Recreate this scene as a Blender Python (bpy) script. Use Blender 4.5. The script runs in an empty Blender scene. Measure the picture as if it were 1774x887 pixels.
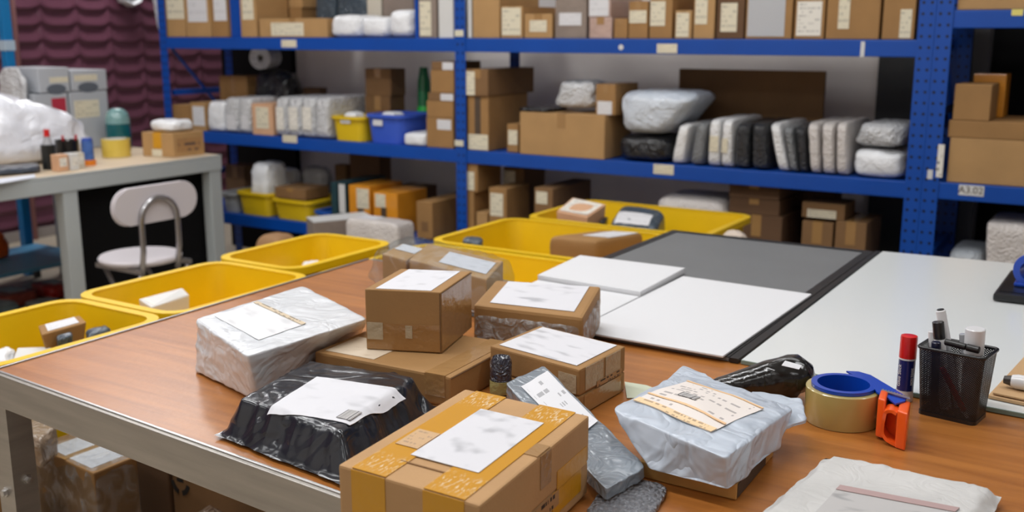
import bpy, bmesh, math, random
from mathutils import Vector, Matrix, noise
random.seed(7)
SC = bpy.context.scene
COL = SC.collection
V = Vector
# ------------------------------------------------------------------ camera (1774 x 887)
FPX = 1790.0
PIT = math.radians(12.2); YAW = math.radians(32.06); CAMZ = 1.34
CAMP = V((0, 0, CAMZ))
FWD = V((-math.sin(YAW)*math.cos(PIT), math.cos(YAW)*math.cos(PIT), -math.sin(PIT)))
RGT = V((math.cos(YAW), math.sin(YAW), 0)); UPV = RGT.cross(FWD)
def ray(x, y): return FWD + RGT*((x-887)/FPX) - UPV*((y-443.5)/FPX)
def atZ(x, y, z):
    d = ray(x, y); return CAMP + d*((z-CAMZ)/d.z)
def atY(x, y, yy):
    d = ray(x, y); return CAMP + d*(yy/d.y)
def atX(x, y, xx):
    d = ray(x, y); return CAMP + d*(xx/d.x)
def proj(p):
    q = V(p)-CAMP; z = q.dot(FWD)
    return 887+FPX*q.dot(RGT)/z, 443.5-FPX*q.dot(UPV)/z
def up_to(p, ypx):
    """height above p at which the vertical line through p reaches image row ypx"""
    lo, hi = -.5, 2.0
    for _ in range(40):
        m = (lo+hi)/2
        if proj((p[0], p[1], p[2]+m))[1] > ypx: lo = m
        else: hi = m
    return lo
cam = bpy.data.cameras.new('camera'); camo = bpy.data.objects.new('camera', cam); COL.objects.link(camo)
camo.location = CAMP; camo.rotation_euler = (math.pi/2-PIT, 0, YAW)
cam.sensor_width = 36; cam.lens = FPX/1774*36; cam.clip_start = .02; cam.clip_end = 60
cam.dof.use_dof = True; cam.dof.focus_distance = 1.42; cam.dof.aperture_fstop = 5.0
SC.camera = camo
# ------------------------------------------------------------------ materials
def lin(c):
    return tuple(((x/255)/12.92 if x/255 <= .04045 else ((x/255+.055)/1.055)**2.4) for x in c)
MATS = {}
def nd(nt, t, **k):
    n = nt.nodes.new(t)
    for a, b in k.items(): setattr(n, a, b)
    return n
def base_mat(name):
    m = bpy.data.materials.new(name); m.use_nodes = True
    nt = m.node_tree; b = nt.nodes['Principled BSDF']
    return m, nt, b
def mat(name, col, rough=.5, metal=0, spec=.5, var=.0, vscale=6, bump=0, bscale=60, coat=0, detail=4, dist=0, stretch=None, trans=0, ior=1.45):
    if name in MATS: return MATS[name]
    m, nt, b = base_mat(name)
    c = lin(col)
    b.inputs['Base Color'].default_value = (*c, 1)
    b.inputs['Roughness'].default_value = rough; b.inputs['Metallic'].default_value = metal
    b.inputs['Specular IOR Level'].default_value = spec
    b.inputs['Coat Weight'].default_value = coat; b.inputs['Coat Roughness'].default_value = .12
    if trans: b.inputs['Transmission Weight'].default_value = trans; b.inputs['IOR'].default_value = ior
    tc = nd(nt, 'ShaderNodeTexCoord')
    src = tc.outputs['Object']
    if stretch:
        mp = nd(nt, 'ShaderNodeMapping'); mp.inputs['Scale'].default_value = stretch
        nt.links.new(src, mp.inputs[0]); src = mp.outputs[0]
    if var:
        n = nd(nt, 'ShaderNodeTexNoise'); n.inputs['Scale'].default_value = vscale; n.inputs['Detail'].default_value = detail
        nt.links.new(src, n.inputs['Vector'])
        r = nd(nt, 'ShaderNodeMapRange'); r.inputs[1].default_value = .3; r.inputs[2].default_value = .7
        r.inputs[3].default_value = 1-var; r.inputs[4].default_value = 1+var
        nt.links.new(n.outputs[0], r.inputs[0])
        x = nd(nt, 'ShaderNodeMix', data_type='RGBA', blend_type='MULTIPLY'); x.inputs[0].default_value = 1
        x.inputs[6].default_value = (*c, 1); nt.links.new(r.outputs[0], x.inputs[7])
        nt.links.new(x.outputs[2], b.inputs['Base Color'])
    if bump:
        n = nd(nt, 'ShaderNodeTexNoise'); n.inputs['Scale'].default_value = bscale; n.inputs['Detail'].default_value = 3
        n.inputs['Distortion'].default_value = dist
        nt.links.new(src, n.inputs['Vector'])
        bp = nd(nt, 'ShaderNodeBump'); bp.inputs['Strength'].default_value = bump; bp.inputs['Distance'].default_value = .01
        nt.links.new(n.outputs[0], bp.inputs['Height']); nt.links.new(bp.outputs[0], b.inputs['Normal'])
    MATS[name] = m
    return m
def film_mat(name, tint=(235, 238, 240), opacity=.12, gloss=.35, bscale=30, rough=.12, white=.0):
    """clear plastic film: mostly see-through, glossy creases, a little milky"""
    if name in MATS: return MATS[name]
    m = bpy.data.materials.new(name); m.use_nodes = True; nt = m.node_tree; nt.nodes.clear()
    out = nd(nt, 'ShaderNodeOutputMaterial')
    tr = nd(nt, 'ShaderNodeBsdfTransparent'); tr.inputs[0].default_value = (*lin(tint), 1)
    b = nd(nt, 'ShaderNodeBsdfPrincipled'); b.inputs['Base Color'].default_value = (*lin((225, 228, 230)), 1)
    b.inputs['Roughness'].default_value = rough; b.inputs['Specular IOR Level'].default_value = .8
    tc = nd(nt, 'ShaderNodeTexCoord'); n = nd(nt, 'ShaderNodeTexNoise')
    n.inputs['Scale'].default_value = bscale; n.inputs['Detail'].default_value = 4; n.inputs['Distortion'].default_value = 1.2
    nt.links.new(tc.outputs['Object'], n.inputs['Vector'])
    bp = nd(nt, 'ShaderNodeBump'); bp.inputs['Strength'].default_value = .9; bp.inputs['Distance'].default_value = .01
    nt.links.new(n.outputs[0], bp.inputs['Height']); nt.links.new(bp.outputs[0], b.inputs['Normal'])
    r = nd(nt, 'ShaderNodeValToRGB'); r.color_ramp.elements[0].position = .45; r.color_ramp.elements[1].position = .72
    r.color_ramp.elements[0].color = (opacity,)*3+(1,); r.color_ramp.elements[1].color = (min(1, opacity+gloss),)*3+(1,)
    nt.links.new(n.outputs[0], r.inputs[0])
    mx = nd(nt, 'ShaderNodeMixShader'); nt.links.new(r.outputs[0], mx.inputs[0])
    nt.links.new(tr.outputs[0], mx.inputs[1]); nt.links.new(b.outputs[0], mx.inputs[2]); nt.links.new(mx.outputs[0], out.inputs[0])
    MATS[name] = m
    return m
def crinkle_mat(name, col, rough=.28, bscale=22, bump=.8, coat=.3, var=.06, cell=0):
    """poly mailer plastic: creased sheet with sharp folds"""
    if name in MATS: return MATS[name]
    m, nt, b = base_mat(name); c = lin(col)
    b.inputs['Roughness'].default_value = rough; b.inputs['Coat Weight'].default_value = coat; b.inputs['Coat Roughness'].default_value = .15
    tc = nd(nt, 'ShaderNodeTexCoord')
    n1 = nd(nt, 'ShaderNodeTexNoise'); n1.inputs['Scale'].default_value = bscale; n1.inputs['Detail'].default_value = 2; n1.inputs['Distortion'].default_value = 1.5
    nt.links.new(tc.outputs['Object'], n1.inputs['Vector'])
    ab = nd(nt, 'ShaderNodeMath', operation='SUBTRACT'); ab.inputs[1].default_value = .5
    nt.links.new(n1.outputs[0], ab.inputs[0])
    a2 = nd(nt, 'ShaderNodeMath', operation='ABSOLUTE'); nt.links.new(ab.outputs[0], a2.inputs[0])
    h = a2.outputs[0]
    if cell:
        v = nd(nt, 'ShaderNodeTexVoronoi'); v.inputs['Scale'].default_value = cell
        nt.links.new(tc.outputs['Object'], v.inputs['Vector'])
        h2 = nd(nt, 'ShaderNodeMath', operation='SUBTRACT'); nt.links.new(h, h2.inputs[0]); nt.links.new(v.outputs[0], h2.inputs[1]); h = h2.outputs[0]
    bp = nd(nt, 'ShaderNodeBump'); bp.inputs['Strength'].default_value = bump; bp.inputs['Distance'].default_value = .028
    nt.links.new(h, bp.inputs['Height']); nt.links.new(bp.outputs[0], b.inputs['Normal'])
    r = nd(nt, 'ShaderNodeMapRange'); r.inputs[1].default_value = .35; r.inputs[2].default_value = .65
    r.inputs[3].default_value = 1-var; r.inputs[4].default_value = 1+var
    n2 = nd(nt, 'ShaderNodeTexNoise'); n2.inputs['Scale'].default_value = 14
    nt.links.new(tc.outputs['Object'], n2.inputs['Vector']); nt.links.new(n2.outputs[0], r.inputs[0])
    x = nd(nt, 'ShaderNodeMix', data_type='RGBA', blend_type='MULTIPLY'); x.inputs[0].default_value = 1
    x.inputs[6].default_value = (*c, 1); nt.links.new(r.outputs[0], x.inputs[7]); nt.links.new(x.outputs[2], b.inputs['Base Color'])
    MATS[name] = m
    return m
def print_mat(name, paper=(232, 228, 218), ink=(70, 70, 75), rows=9, amount=.5, soft=0, ucount=30, rough=.55):
    """printed paper label (uses the label's own UV): rows of small illegible print, or soft grey smudges"""
    if name in MATS: return MATS[name]
    m, nt, b = base_mat(name); b.inputs['Roughness'].default_value = rough
    uv = nd(nt, 'ShaderNodeTexCoord'); sp = nd(nt, 'ShaderNodeSeparateXYZ'); nt.links.new(uv.outputs['UV'], sp.inputs[0])
    def M(op, a, bb=None, cc=None):
        q = nd(nt, 'ShaderNodeMath', operation=op)
        for i, s in enumerate((a, bb, cc)):
            if s is None: continue
            if isinstance(s, (int, float)): q.inputs[i].default_value = s
            else: nt.links.new(s, q.inputs[i])
        return q.outputs[0]
    u, v = sp.outputs[0], sp.outputs[1]
    if soft:
        n = nd(nt, 'ShaderNodeTexNoise'); n.inputs['Scale'].default_value = 1; n.inputs['Detail'].default_value = 1.5
        cb = nd(nt, 'ShaderNodeCombineXYZ'); nt.links.new(M('MULTIPLY', u, 3.0), cb.inputs[0]); nt.links.new(M('MULTIPLY', v, 5.0), cb.inputs[1]); cb.inputs[2].default_value = soft*7.3
        nt.links.new(cb.outputs[0], n.inputs['Vector'])
        r = nd(nt, 'ShaderNodeMapRange', interpolation_type='SMOOTHSTEP'); r.inputs[1].default_value = .52; r.inputs[2].default_value = .78
        nt.links.new(n.outputs[0], r.inputs[0]); f = M('MULTIPLY', r.outputs[0], amount)
    else:
        row = M('MULTIPLY', v, rows); fr = M('FRACT', row); ln = M('LESS_THAN', fr, .45); ri = M('FLOOR', row)
        cb = nd(nt, 'ShaderNodeCombineXYZ'); nt.links.new(M('MULTIPLY', u, ucount), cb.inputs[0]); nt.links.new(M('MULTIPLY', ri, 7.7), cb.inputs[1])
        n = nd(nt, 'ShaderNodeTexNoise'); n.inputs['Scale'].default_value = 1; n.inputs['Detail'].default_value = 0
        nt.links.new(cb.outputs[0], n.inputs['Vector'])
        k = M('GREATER_THAN', n.outputs[0], .5)
        cb2 = nd(nt, 'ShaderNodeCombineXYZ'); nt.links.new(M('MULTIPLY', u, 2.2), cb2.inputs[0]); nt.links.new(M('MULTIPLY', ri, 3.1), cb2.inputs[1])
        n2 = nd(nt, 'ShaderNodeTexNoise'); n2.inputs['Scale'].default_value = 1; n2.inputs['Detail'].default_value = 0
        nt.links.new(cb2.outputs[0], n2.inputs['Vector']); k2 = M('GREATER_THAN', n2.outputs[0], .46)
        mg = M('MULTIPLY', M('GREATER_THAN', u, .07), M('LESS_THAN', u, .93)); mg2 = M('MULTIPLY', M('GREATER_THAN', v, .06), M('LESS_THAN', v, .94))
        f = M('MULTIPLY', M('MULTIPLY', M('MULTIPLY', ln, k), k2), M('MULTIPLY', mg, M('MULTIPLY', mg2, amount)))
    x = nd(nt, 'ShaderNodeMix', data_type='RGBA'); nt.links.new(f, x.inputs[0])
    x.inputs[6].default_value = (*lin(paper), 1); x.inputs[7].default_value = (*lin(ink), 1)
    nt.links.new(x.outputs[2], b.inputs['Base Color'])
    MATS[name] = m
    return m
def barcode_mat():
    if 'barcode' in MATS: return MATS['barcode']
    m, nt, b = base_mat('barcode'); b.inputs['Roughness'].default_value = .5
    uv = nd(nt, 'ShaderNodeTexCoord'); sp = nd(nt, 'ShaderNodeSeparateXYZ'); nt.links.new(uv.outputs['UV'], sp.inputs[0])
    q = nd(nt, 'ShaderNodeMath', operation='MULTIPLY'); q.inputs[1].default_value = 26; nt.links.new(sp.outputs[0], q.inputs[0])
    n = nd(nt, 'ShaderNodeTexNoise', noise_dimensions='1D'); n.inputs['Scale'].default_value = 1; n.inputs['Detail'].default_value = 0
    nt.links.new(q.outputs[0], n.inputs['W'])
    g = nd(nt, 'ShaderNodeMath', operation='GREATER_THAN'); g.inputs[1].default_value = .5; nt.links.new(n.outputs[0], g.inputs[0])
    x = nd(nt, 'ShaderNodeMix', data_type='RGBA'); nt.links.new(g.outputs[0], x.inputs[0])
    x.inputs[6].default_value = (*lin((225, 222, 220)), 1); x.inputs[7].default_value = (*lin((50, 50, 55)), 1)
    nt.links.new(x.outputs[2], b.inputs['Base Color']); MATS['barcode'] = m
    return m
def tape_mat(name, col, white=.6, alpha=1.0):
    """glossy parcel tape with milky air-trapped crinkles and painted highlights near both ends of the strip (strip UV)"""
    if name in MATS: return MATS[name]
    m, nt, b = base_mat(name); b.inputs['Roughness'].default_value = .3; b.inputs['Specular IOR Level'].default_value = .5
    uv = nd(nt, 'ShaderNodeTexCoord'); sp = nd(nt, 'ShaderNodeSeparateXYZ'); nt.links.new(uv.outputs['UV'], sp.inputs[0])
    mp = nd(nt, 'ShaderNodeMapping'); mp.inputs['Scale'].default_value = (8, 11, 1); nt.links.new(uv.outputs['UV'], mp.inputs[0])
    n = nd(nt, 'ShaderNodeTexNoise'); n.inputs['Scale'].default_value = 1; n.inputs['Detail'].default_value = 5; n.inputs['Distortion'].default_value = 2.5
    nt.links.new(mp.outputs[0], n.inputs['Vector'])
    r = nd(nt, 'ShaderNodeMapRange'); r.inputs[1].default_value = .53; r.inputs[2].default_value = .6; nt.links.new(n.outputs[0], r.inputs[0])
    def M(op, a, bb):
        q = nd(nt, 'ShaderNodeMath', operation=op)
        for i, s in enumerate((a, bb)):
            if isinstance(s, (int, float)): q.inputs[i].default_value = s
            else: nt.links.new(s, q.inputs[i])
        return q.outputs[0]
    d = M('ABSOLUTE', M('SUBTRACT', sp.outputs[1], .5), 0)
    e = nd(nt, 'ShaderNodeMapRange'); e.inputs[1].default_value = .30; e.inputs[2].default_value = .36; nt.links.new(d, e.inputs[0])
    e2 = nd(nt, 'ShaderNodeMapRange'); e2.inputs[1].default_value = .5; e2.inputs[2].default_value = .44; nt.links.new(d, e2.inputs[0])
    f = M('MULTIPLY', M('MULTIPLY', r.outputs[0], e.outputs[0]), M('MULTIPLY', e2.outputs[0], white))
    x = nd(nt, 'ShaderNodeMix', data_type='RGBA'); nt.links.new(f, x.inputs[0])
    x.inputs[6].default_value = (*lin(col), 1); x.inputs[7].default_value = (*lin((235, 225, 200)), 1)  # whitish crinkle highlights painted into the tape colour
    nt.links.new(x.outputs[2], b.inputs['Base Color'])
    b.inputs['Alpha'].default_value = alpha
    MATS[name] = m
    return m
# ------------------------------------------------------------------ object helpers
def tag(o, label=None, cat=None, group=None, kind=None):
    if label: o['label'] = label
    if cat: o['category'] = cat
    if group: o['group'] = group
    if kind: o['kind'] = kind
    return o
def wloc(o):
    p = V((0, 0, 0))
    while o is not None: p += o.location; o = o.parent
    return p
def empty(name, loc, label, cat, group=None):
    o = bpy.data.objects.new(name, None); COL.objects.link(o); o.location = loc; o.empty_display_size = .05
    return tag(o, label, cat, group)
def from_bm(name, bm, m, parent=None, base=None, smooth=False):
    """link a bmesh given in world coordinates as one object; base = its origin when it is top-level"""
    bmesh.ops.recalc_face_normals(bm, faces=bm.faces)
    org = wloc(parent) if parent else V((0, 0, 0))
    loc = V(base) if base is not None and not parent else V((0, 0, 0))
    bmesh.ops.translate(bm, verts=bm.verts, vec=-(org+loc))
    me = bpy.data.meshes.new(name); bm.to_mesh(me); bm.free()
    for mm in (m if isinstance(m, (list, tuple)) else [m]): me.materials.append(mm)
    if smooth:
        for p in me.polygons: p.use_smooth = True
    o = bpy.data.objects.new(name, me); COL.objects.link(o)
    o.location = loc
    if parent: o.parent = parent
    return o
def add_hexa(bm, b4, t4, mi=0):
    """closed hexahedron from 4 bottom and 4 top corners; the top face gets UV 0..1"""
    vs = [bm.verts.new(p) for p in list(b4)+list(t4)]
    fs = [(3, 2, 1, 0), (4, 5, 6, 7), (0, 1, 5, 4), (1, 2, 6, 5), (2, 3, 7, 6), (3, 0, 4, 7)]
    uvl = bm.loops.layers.uv.verify(); out = []
    for i, f in enumerate(fs):
        fc = bm.faces.new([vs[k] for k in f]); fc.material_index = mi; out.append(fc)
        for l, c in zip(fc.loops, ((0, 0), (1, 0), (1, 1), (0, 1))): l[uvl].uv = c if i == 1 else (.5, .5)
    return vs, out
def bevel_all(bm, w, seg=2):
    bmesh.ops.bevel(bm, geom=list(bm.edges), offset=w, segments=seg, affect='EDGES', profile=.6, clamp_overlap=True)
def hexa(name, b4, t4, m, parent=None, base=None, bev=0, smooth=False):
    bm = bmesh.new(); add_hexa(bm, [V(p) for p in b4], [V(p) for p in t4])
    if bev: bevel_all(bm, bev)
    return from_bm(name, bm, m, parent, base, smooth)
def rect(x0, x1, y0, y1, z): return [V((x0, y0, z)), V((x1, y0, z)), V((x1, y1, z)), V((x0, y1, z))]
def box(name, x0, x1, y0, y1, z0, z1, m, parent=None, bev=.002, base=None):
    return hexa(name, rect(x0, x1, y0, y1, z0), rect(x0, x1, y0, y1, z1), m, parent, base, bev)
def add_box(bm, x0, x1, y0, y1, z0, z1): return add_hexa(bm, rect(x0, x1, y0, y1, z0), rect(x0, x1, y0, y1, z1))
def bil(q, u, v): return q[0]*(1-u)*(1-v)+q[1]*u*(1-v)+q[2]*u*v+q[3]*(1-u)*v
def slab(name, q, m, parent, th=.0007, off=.0002, uv=(0, 1, 0, 1), n=None, label=None):
    """thin slab (label, tape) on the face q = 4 corners (u along 0-1, v along 0-3), covering uv=(u0,u1,v0,v1)"""
    q = [V(p) for p in q]
    if n is None: n = (q[1]-q[0]).cross(q[3]-q[0]).normalized()
    u0, u1, v0, v1 = uv
    c = [bil(q, u0, v0), bil(q, u1, v0), bil(q, u1, v1), bil(q, u0, v1)]
    o = hexa(name, [p+n*off for p in c], [p+n*(off+th) for p in c], m, parent)
    if label: o['label'] = label
    return o
def faces_of(b4, t4):
    b, t = b4, t4
    return dict(top=[t[0], t[1], t[2], t[3]], front=[b[0], b[1], t[1], t[0]], right=[b[1], b[2], t[2], t[1]],
                back=[b[2], b[3], t[3], t[2]], left=[b[3], b[0], t[0], t[3]])
def cen(b4): return (b4[0]+b4[1]+b4[2]+b4[3])/4
def tube(bm, pts, r, seg=10, cap=True, closed=False):
    pts = [V(p) for p in pts]; rings = []; n = len(pts)
    ref = V((0, 0, 1))
    prev = None
    for i, p in enumerate(pts):
        if closed: t = (pts[(i+1) % n]-pts[i-1]).normalized()
        else: t = (pts[min(i+1, n-1)]-pts[max(i-1, 0)]).normalized()
        if prev is None:
            a = t.cross(ref if abs(t.z) < .9 else V((1, 0, 0))).normalized()
        else:
            a = (prev-t*prev.dot(t)).normalized()
        prev = a; b = t.cross(a)
        rr = r[i] if isinstance(r, (list, tuple)) else r
        rings.append([bm.verts.new(p+a*rr*math.cos(2*math.pi*k/seg)+b*rr*math.sin(2*math.pi*k/seg)) for k in range(seg)])
    for i in range(n if closed else n-1):
        A, B = rings[i], rings[(i+1) % n]
        for k in range(seg): bm.faces.new((A[k], A[(k+1) % seg], B[(k+1) % seg], B[k]))
    if cap and not closed:
        bm.faces.new(rings[0][::-1]); bm.faces.new(rings[-1])
def lathe(bm, prof, org, axis=V((0, 0, 1)), seg=32, closed=False):
    """prof: list of (radius, height); revolve about axis through org"""
    axis = V(axis).normalized(); a = axis.orthogonal().normalized(); b = axis.cross(a); org = V(org); rings = []
    for r, h in prof:
        if r < 1e-6: rings.append([bm.verts.new(org+axis*h)])
        else: rings.append([bm.verts.new(org+axis*h+(a*math.cos(2*math.pi*k/seg)+b*math.sin(2*math.pi*k/seg))*r) for k in range(seg)])
    prs = list(zip(rings[:-1], rings[1:]))
    if closed: prs.append((rings[-1], rings[0]))
    for A, B in prs:
        for k in range(seg):
            k2 = (k+1) % seg
            if len(A) == 1 and len(B) == 1: continue
            if len(A) == 1: bm.faces.new((A[0], B[k2], B[k]))
            elif len(B) == 1: bm.faces.new((A[k], A[k2], B[0]))
            else: bm.faces.new((A[k], A[k2], B[k2], B[k]))
def lathe_obj(name, prof, org, m, parent=None, axis=(0, 0, 1), seg=32, base=None, closed=False):
    bm = bmesh.new(); lathe(bm, prof, org, axis, seg, closed)
    return from_bm(name, bm, m, parent, base, smooth=False) if False else shade(from_bm(name, bm, m, parent, base))
def shade(o, ang=40):
    me = o.data
    for p in me.polygons: p.use_smooth = True
    me.set_sharp_from_angle(angle=math.radians(ang))
    return o
def crease(v, s, off=0.0):
    a = noise.noise(v*s+V((off, 0, off))); b = noise.noise(v*s*2.2+V((0, off+9, 3)))
    return (1-2.2*abs(a))*.65+(1-2.2*abs(b))*.35-.35
def soft_bm(c8, p=6.0, n=18, amp=.004, s=18, seed=0, flat=True, aniso=(1, 1, 1), side=1.0, top=1.0):
    """soft filled packet: rounded cube mapped onto 8 corners (4 bottom, 4 top) and creased"""
    c8 = [V(c) for c in c8]; bm = bmesh.new(); grid = {}
    def key(c): return tuple(round(x, 4) for x in c)
    def vert(c):
        k = key(c)
        if k not in grid:
            l = sum(abs(x)**p for x in c)**(1/p); q = [(x/l+1)/2 for x in c]
            bt = bil(c8[:4], q[0], q[1]); tp = bil(c8[4:], q[0], q[1])
            grid[k] = bm.verts.new(bt.lerp(tp, q[2]))
        return grid[k]
    for ax in range(3):
        for sg in (-1, 1):
            for i in range(n):
                for j in range(n):
                    f = []
                    for di, dj in ((0, 0), (1, 0), (1, 1), (0, 1)):
                        # cosine spacing puts more vertices near the edges
                        a = -math.cos(math.pi*(i+di)/n); b = -math.cos(math.pi*(j+dj)/n)
                        c = [0, 0, 0]; c[ax] = sg; c[(ax+1) % 3] = a; c[(ax+2) % 3] = b
                        f.append(vert(c))
                    bm.faces.new(f)
    bmesh.ops.recalc_face_normals(bm, faces=bm.faces); bm.normal_update()
    zb = min(c.z for c in c8[:4]); an = V(aniso)
    mv = []
    for v in bm.verts:
        q = V((v.co.x*an.x, v.co.y*an.y, v.co.z*an.z))
        k = side if abs(v.normal.z) < .7 else (top if v.normal.z > 0 else .3)
        mv.append(v.normal*crease(q, s, seed*3.1)*amp*k)
    for v, d in zip(bm.verts, mv):
        v.co += d
        if flat and v.co.z < zb: v.co.z = zb
    return bm
def soft(name, c8, m, parent=None, base=None, **k):
    return shade(from_bm(name, soft_bm(c8, **k), m, parent, base), 60)
def pillow_bm(q4, zt, rim=.25, n=36, amp=.005, s=16, seed=0, inner=(.28, .28), foot=None, sag=.0):
    """flat mailer: outline q4 (sealed edge) and a filled plateau of height zt; foot lifts the sealed edge"""
    q4 = [V(c) for c in q4]; bm = bmesh.new(); T = {}; B = {}
    def prof(t, e):
        d = min(1, (1-abs(t))/e); return d*d*(3-2*d) if d < 1 else 1
    for i in range(n+1):
        for j in range(n+1):
            u = i/n*2-1; v = j/n*2-1
            p = bil(q4, (u+1)/2, (v+1)/2)
            h = prof(u, inner[0])*prof(v, inner[1]); edge = max(abs(u), abs(v))
            w = crease(p, s, seed*2.7)
            slope = 4*h*(1-h)
            z = zt*h+w*amp*((.5 if h < .9 else .12)+1.6*slope)*(min(1, (1-edge)*12)*.9+.1)
            jt = V((noise.noise(p*40+V((seed, 0, 0))), noise.noise(p*40+V((0, seed, 5))), 0))*.004*(edge > .97)
            T[i, j] = bm.verts.new(p+V((0, 0, max(z, .0008)+rim*(1-h)*zt))+jt)
            if 0 < i < n and 0 < j < n: B[i, j] = bm.verts.new(p+V((0, 0, rim*zt*(1-min(1, h*3)))))
            else: B[i, j] = T[i, j]
    for i in range(n):
        for j in range(n):
            bm.faces.new((T[i, j], T[i+1, j], T[i+1, j+1], T[i, j+1]))
            f = [B[i, j], B[i, j+1], B[i+1, j+1], B[i+1, j]]
            if len(set(f)) == 4 and not all(a is b for a, b in zip(f, (T[i, j], T[i, j+1], T[i+1, j+1], T[i+1, j]))): bm.faces.new(f)
    return bm
def drape(name, o, q4, m, parent, n=14, off=.0012, label=None):
    """paper label lying on the surface of o: quad q4 projected down on it"""
    deps = bpy.context.evaluated_depsgraph_get()
    me = o.data; wl = wloc(o)
    from mathutils.bvhtree import BVHTree
    bv = BVHTree.FromPolygons([v.co+wl for v in me.vertices], [list(p.vertices) for p in me.polygons])
    bm = bmesh.new(); uvl = bm.loops.layers.uv.verify(); g = {}
    for i in range(n+1):
        for j in range(n+1):
            p = bil(q4, i/n, j/n)
            h = bv.ray_cast(V((p.x, p.y, 3)), V((0, 0, -1)))
            z = h[0].z if h[0] is not None else p.z
            g[i, j] = [bm.verts.new((p.x, p.y, z+off)), (i/n, j/n), z]
    for _ in range(2):
        nz = {}
        for i in range(n+1):
            for j in range(n+1):
                a = [g[k][2] for k in ((i-1, j), (i+1, j), (i, j-1), (i, j+1)) if k in g]
                nz[i, j] = max(g[i, j][2], sum(a)/len(a))
        for k in g: g[k][2] = nz[k]; g[k][0].co.z = nz[k]+off
    for i in range(n):
        for j in range(n):
            ks = [(i, j), (i+1, j), (i+1, j+1), (i, j+1)]
            f = bm.faces.new([g[k][0] for k in ks])
            for l, k in zip(f.loops, ks): l[uvl].uv = g[k][1]
    bm.normal_update(); bmesh.ops.solidify(bm, geom=bm.faces[:], thickness=.0006)
    ob = shade(from_bm(name, bm, m, parent), 60)
    if label: ob['label'] = label
    return ob
def poly_prism(bm, pts, nrm, th):
    """extrude closed polygon pts (world) by th along nrm"""
    nrm = V(nrm).normalized()*th
    a = [bm.verts.new(V(p)) for p in pts]; b = [bm.verts.new(V(p)+nrm) for p in pts]; n = len(a)
    bm.faces.new(a[::-1]); bm.faces.new(b)
    for i in range(n): bm.faces.new((a[i], a[(i+1) % n], b[(i+1) % n], b[i]))
def text_obj(name, body, size, org, xdir, ydir, m, parent, ext=.0003, warp=None):
    cu = bpy.data.curves.new('text', 'FONT'); cu.body = body; cu.size = size; cu.extrude = ext; cu.align_x = 'CENTER'; cu.align_y = 'CENTER'
    t = bpy.data.objects.new('text_tmp', cu); COL.objects.link(t)
    dg = bpy.context.evaluated_depsgraph_get(); me = bpy.data.meshes.new_from_object(t.evaluated_get(dg))
    bpy.data.objects.remove(t); bm = bmesh.new(); bm.from_mesh(me)
    x = V(xdir).normalized(); y = V(ydir).normalized(); z = x.cross(y); org = V(org)
    for v in bm.verts:
        v.co = warp(v.co) if warp else org+x*v.co.x+y*v.co.y+z*(v.co.z+ext+.0002)
    return from_bm(name, bm, m, parent)
# ------------------------------------------------------------------ palette
CARD = {
 'a': mat('cardboard_tan', (176, 138, 90), .75, var=.07, vscale=9, bump=.05, bscale=220),
 'b': mat('cardboard_kraft', (156, 117, 70), .75, var=.08, vscale=8, bump=.05, bscale=200),
 'c': mat('cardboard_brown', (128, 95, 60), .8, var=.08, vscale=8, bump=.05, bscale=200),
 'd': mat('cardboard_dark', (100, 72, 48), .8, var=.08, vscale=7, bump=.05, bscale=160),
 'g': mat('grey_taupe_wrap', (140, 126, 116), .35, var=.1, vscale=10, bump=.3, bscale=70, coat=.3),
 'o': mat('orange_taped_card', (222, 146, 40), .3, var=.08, vscale=10, bump=.06, bscale=90, coat=.25),
 'p': mat('peach_card', (214, 168, 132), .55, var=.06, vscale=10),
 'k': mat('pinkish_wrap', (186, 158, 146), .35, var=.1, vscale=14, bump=.35, bscale=60, coat=.3),
 'w': mat('white_board', (214, 214, 212), .45, var=.03),
 'e': mat('cream_board', (208, 200, 184), .55, var=.04),
 'n': mat('teal_binder', (38, 66, 72), .4, var=.08),
 'f': mat('front_card', (184, 144, 98), .75, var=.06, vscale=12, bump=.06, bscale=260),
}
SOFTM = {
 'w': crinkle_mat('white_poly', (236, 238, 241), .34, 20, .45, .25),
 'g': crinkle_mat('grey_poly', (166, 172, 178), .3, 20, .7, .3),
 's': crinkle_mat('slate_poly', (66, 80, 92), .3, 18, .8, .35),
 'k': crinkle_mat('black_poly', (22, 23, 27), .28, 20, .9, .4),
 'bw': crinkle_mat('white_bubble_wrap', (232, 232, 232), .3, 30, .4, .3, cell=110),
 'bt': crinkle_mat('taupe_bubble_wrap', (214, 207, 202), .35, 30, .4, .3, cell=110),
 'bg': crinkle_mat('grey_bubble_wrap', (132, 134, 136), .3, 30, .6, .3, cell=110),
 'bk': crinkle_mat('black_bubble_wrap', (52, 53, 56), .25, 30, .7, .4, cell=110),
 'bm': crinkle_mat('clear_bubble_wrap', (216, 217, 219), .22, 34, .6, .5, cell=90),
}
FILM = film_mat('clear_film'); FILM2 = film_mat('milky_film', opacity=.42, gloss=.4, bscale=14)
LBL = print_mat('label_print', rows=9, amount=.5)
LBL2 = print_mat('label_print_cream', paper=(222, 214, 190), rows=6, amount=.45)
LBLW = print_mat('label_plain', paper=(218, 218, 221), rows=5, amount=.18)
TAPEC = mat('clear_tape_on_card', (164, 126, 80), .18, spec=.8, bump=.15, bscale=90)
TAPED = mat('dark_tape_mark', (84, 70, 58), .35)
TAPEG = tape_mat('golden_tape', (200, 142, 24))
BLUE = mat('rack_blue_paint', (4, 72, 164), .36, var=.05, vscale=5, bump=.03, bscale=90)
YEL = mat('yellow_bin_plastic', (234, 192, 12), .38, var=.04, vscale=7, bump=.04, bscale=120)
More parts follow.
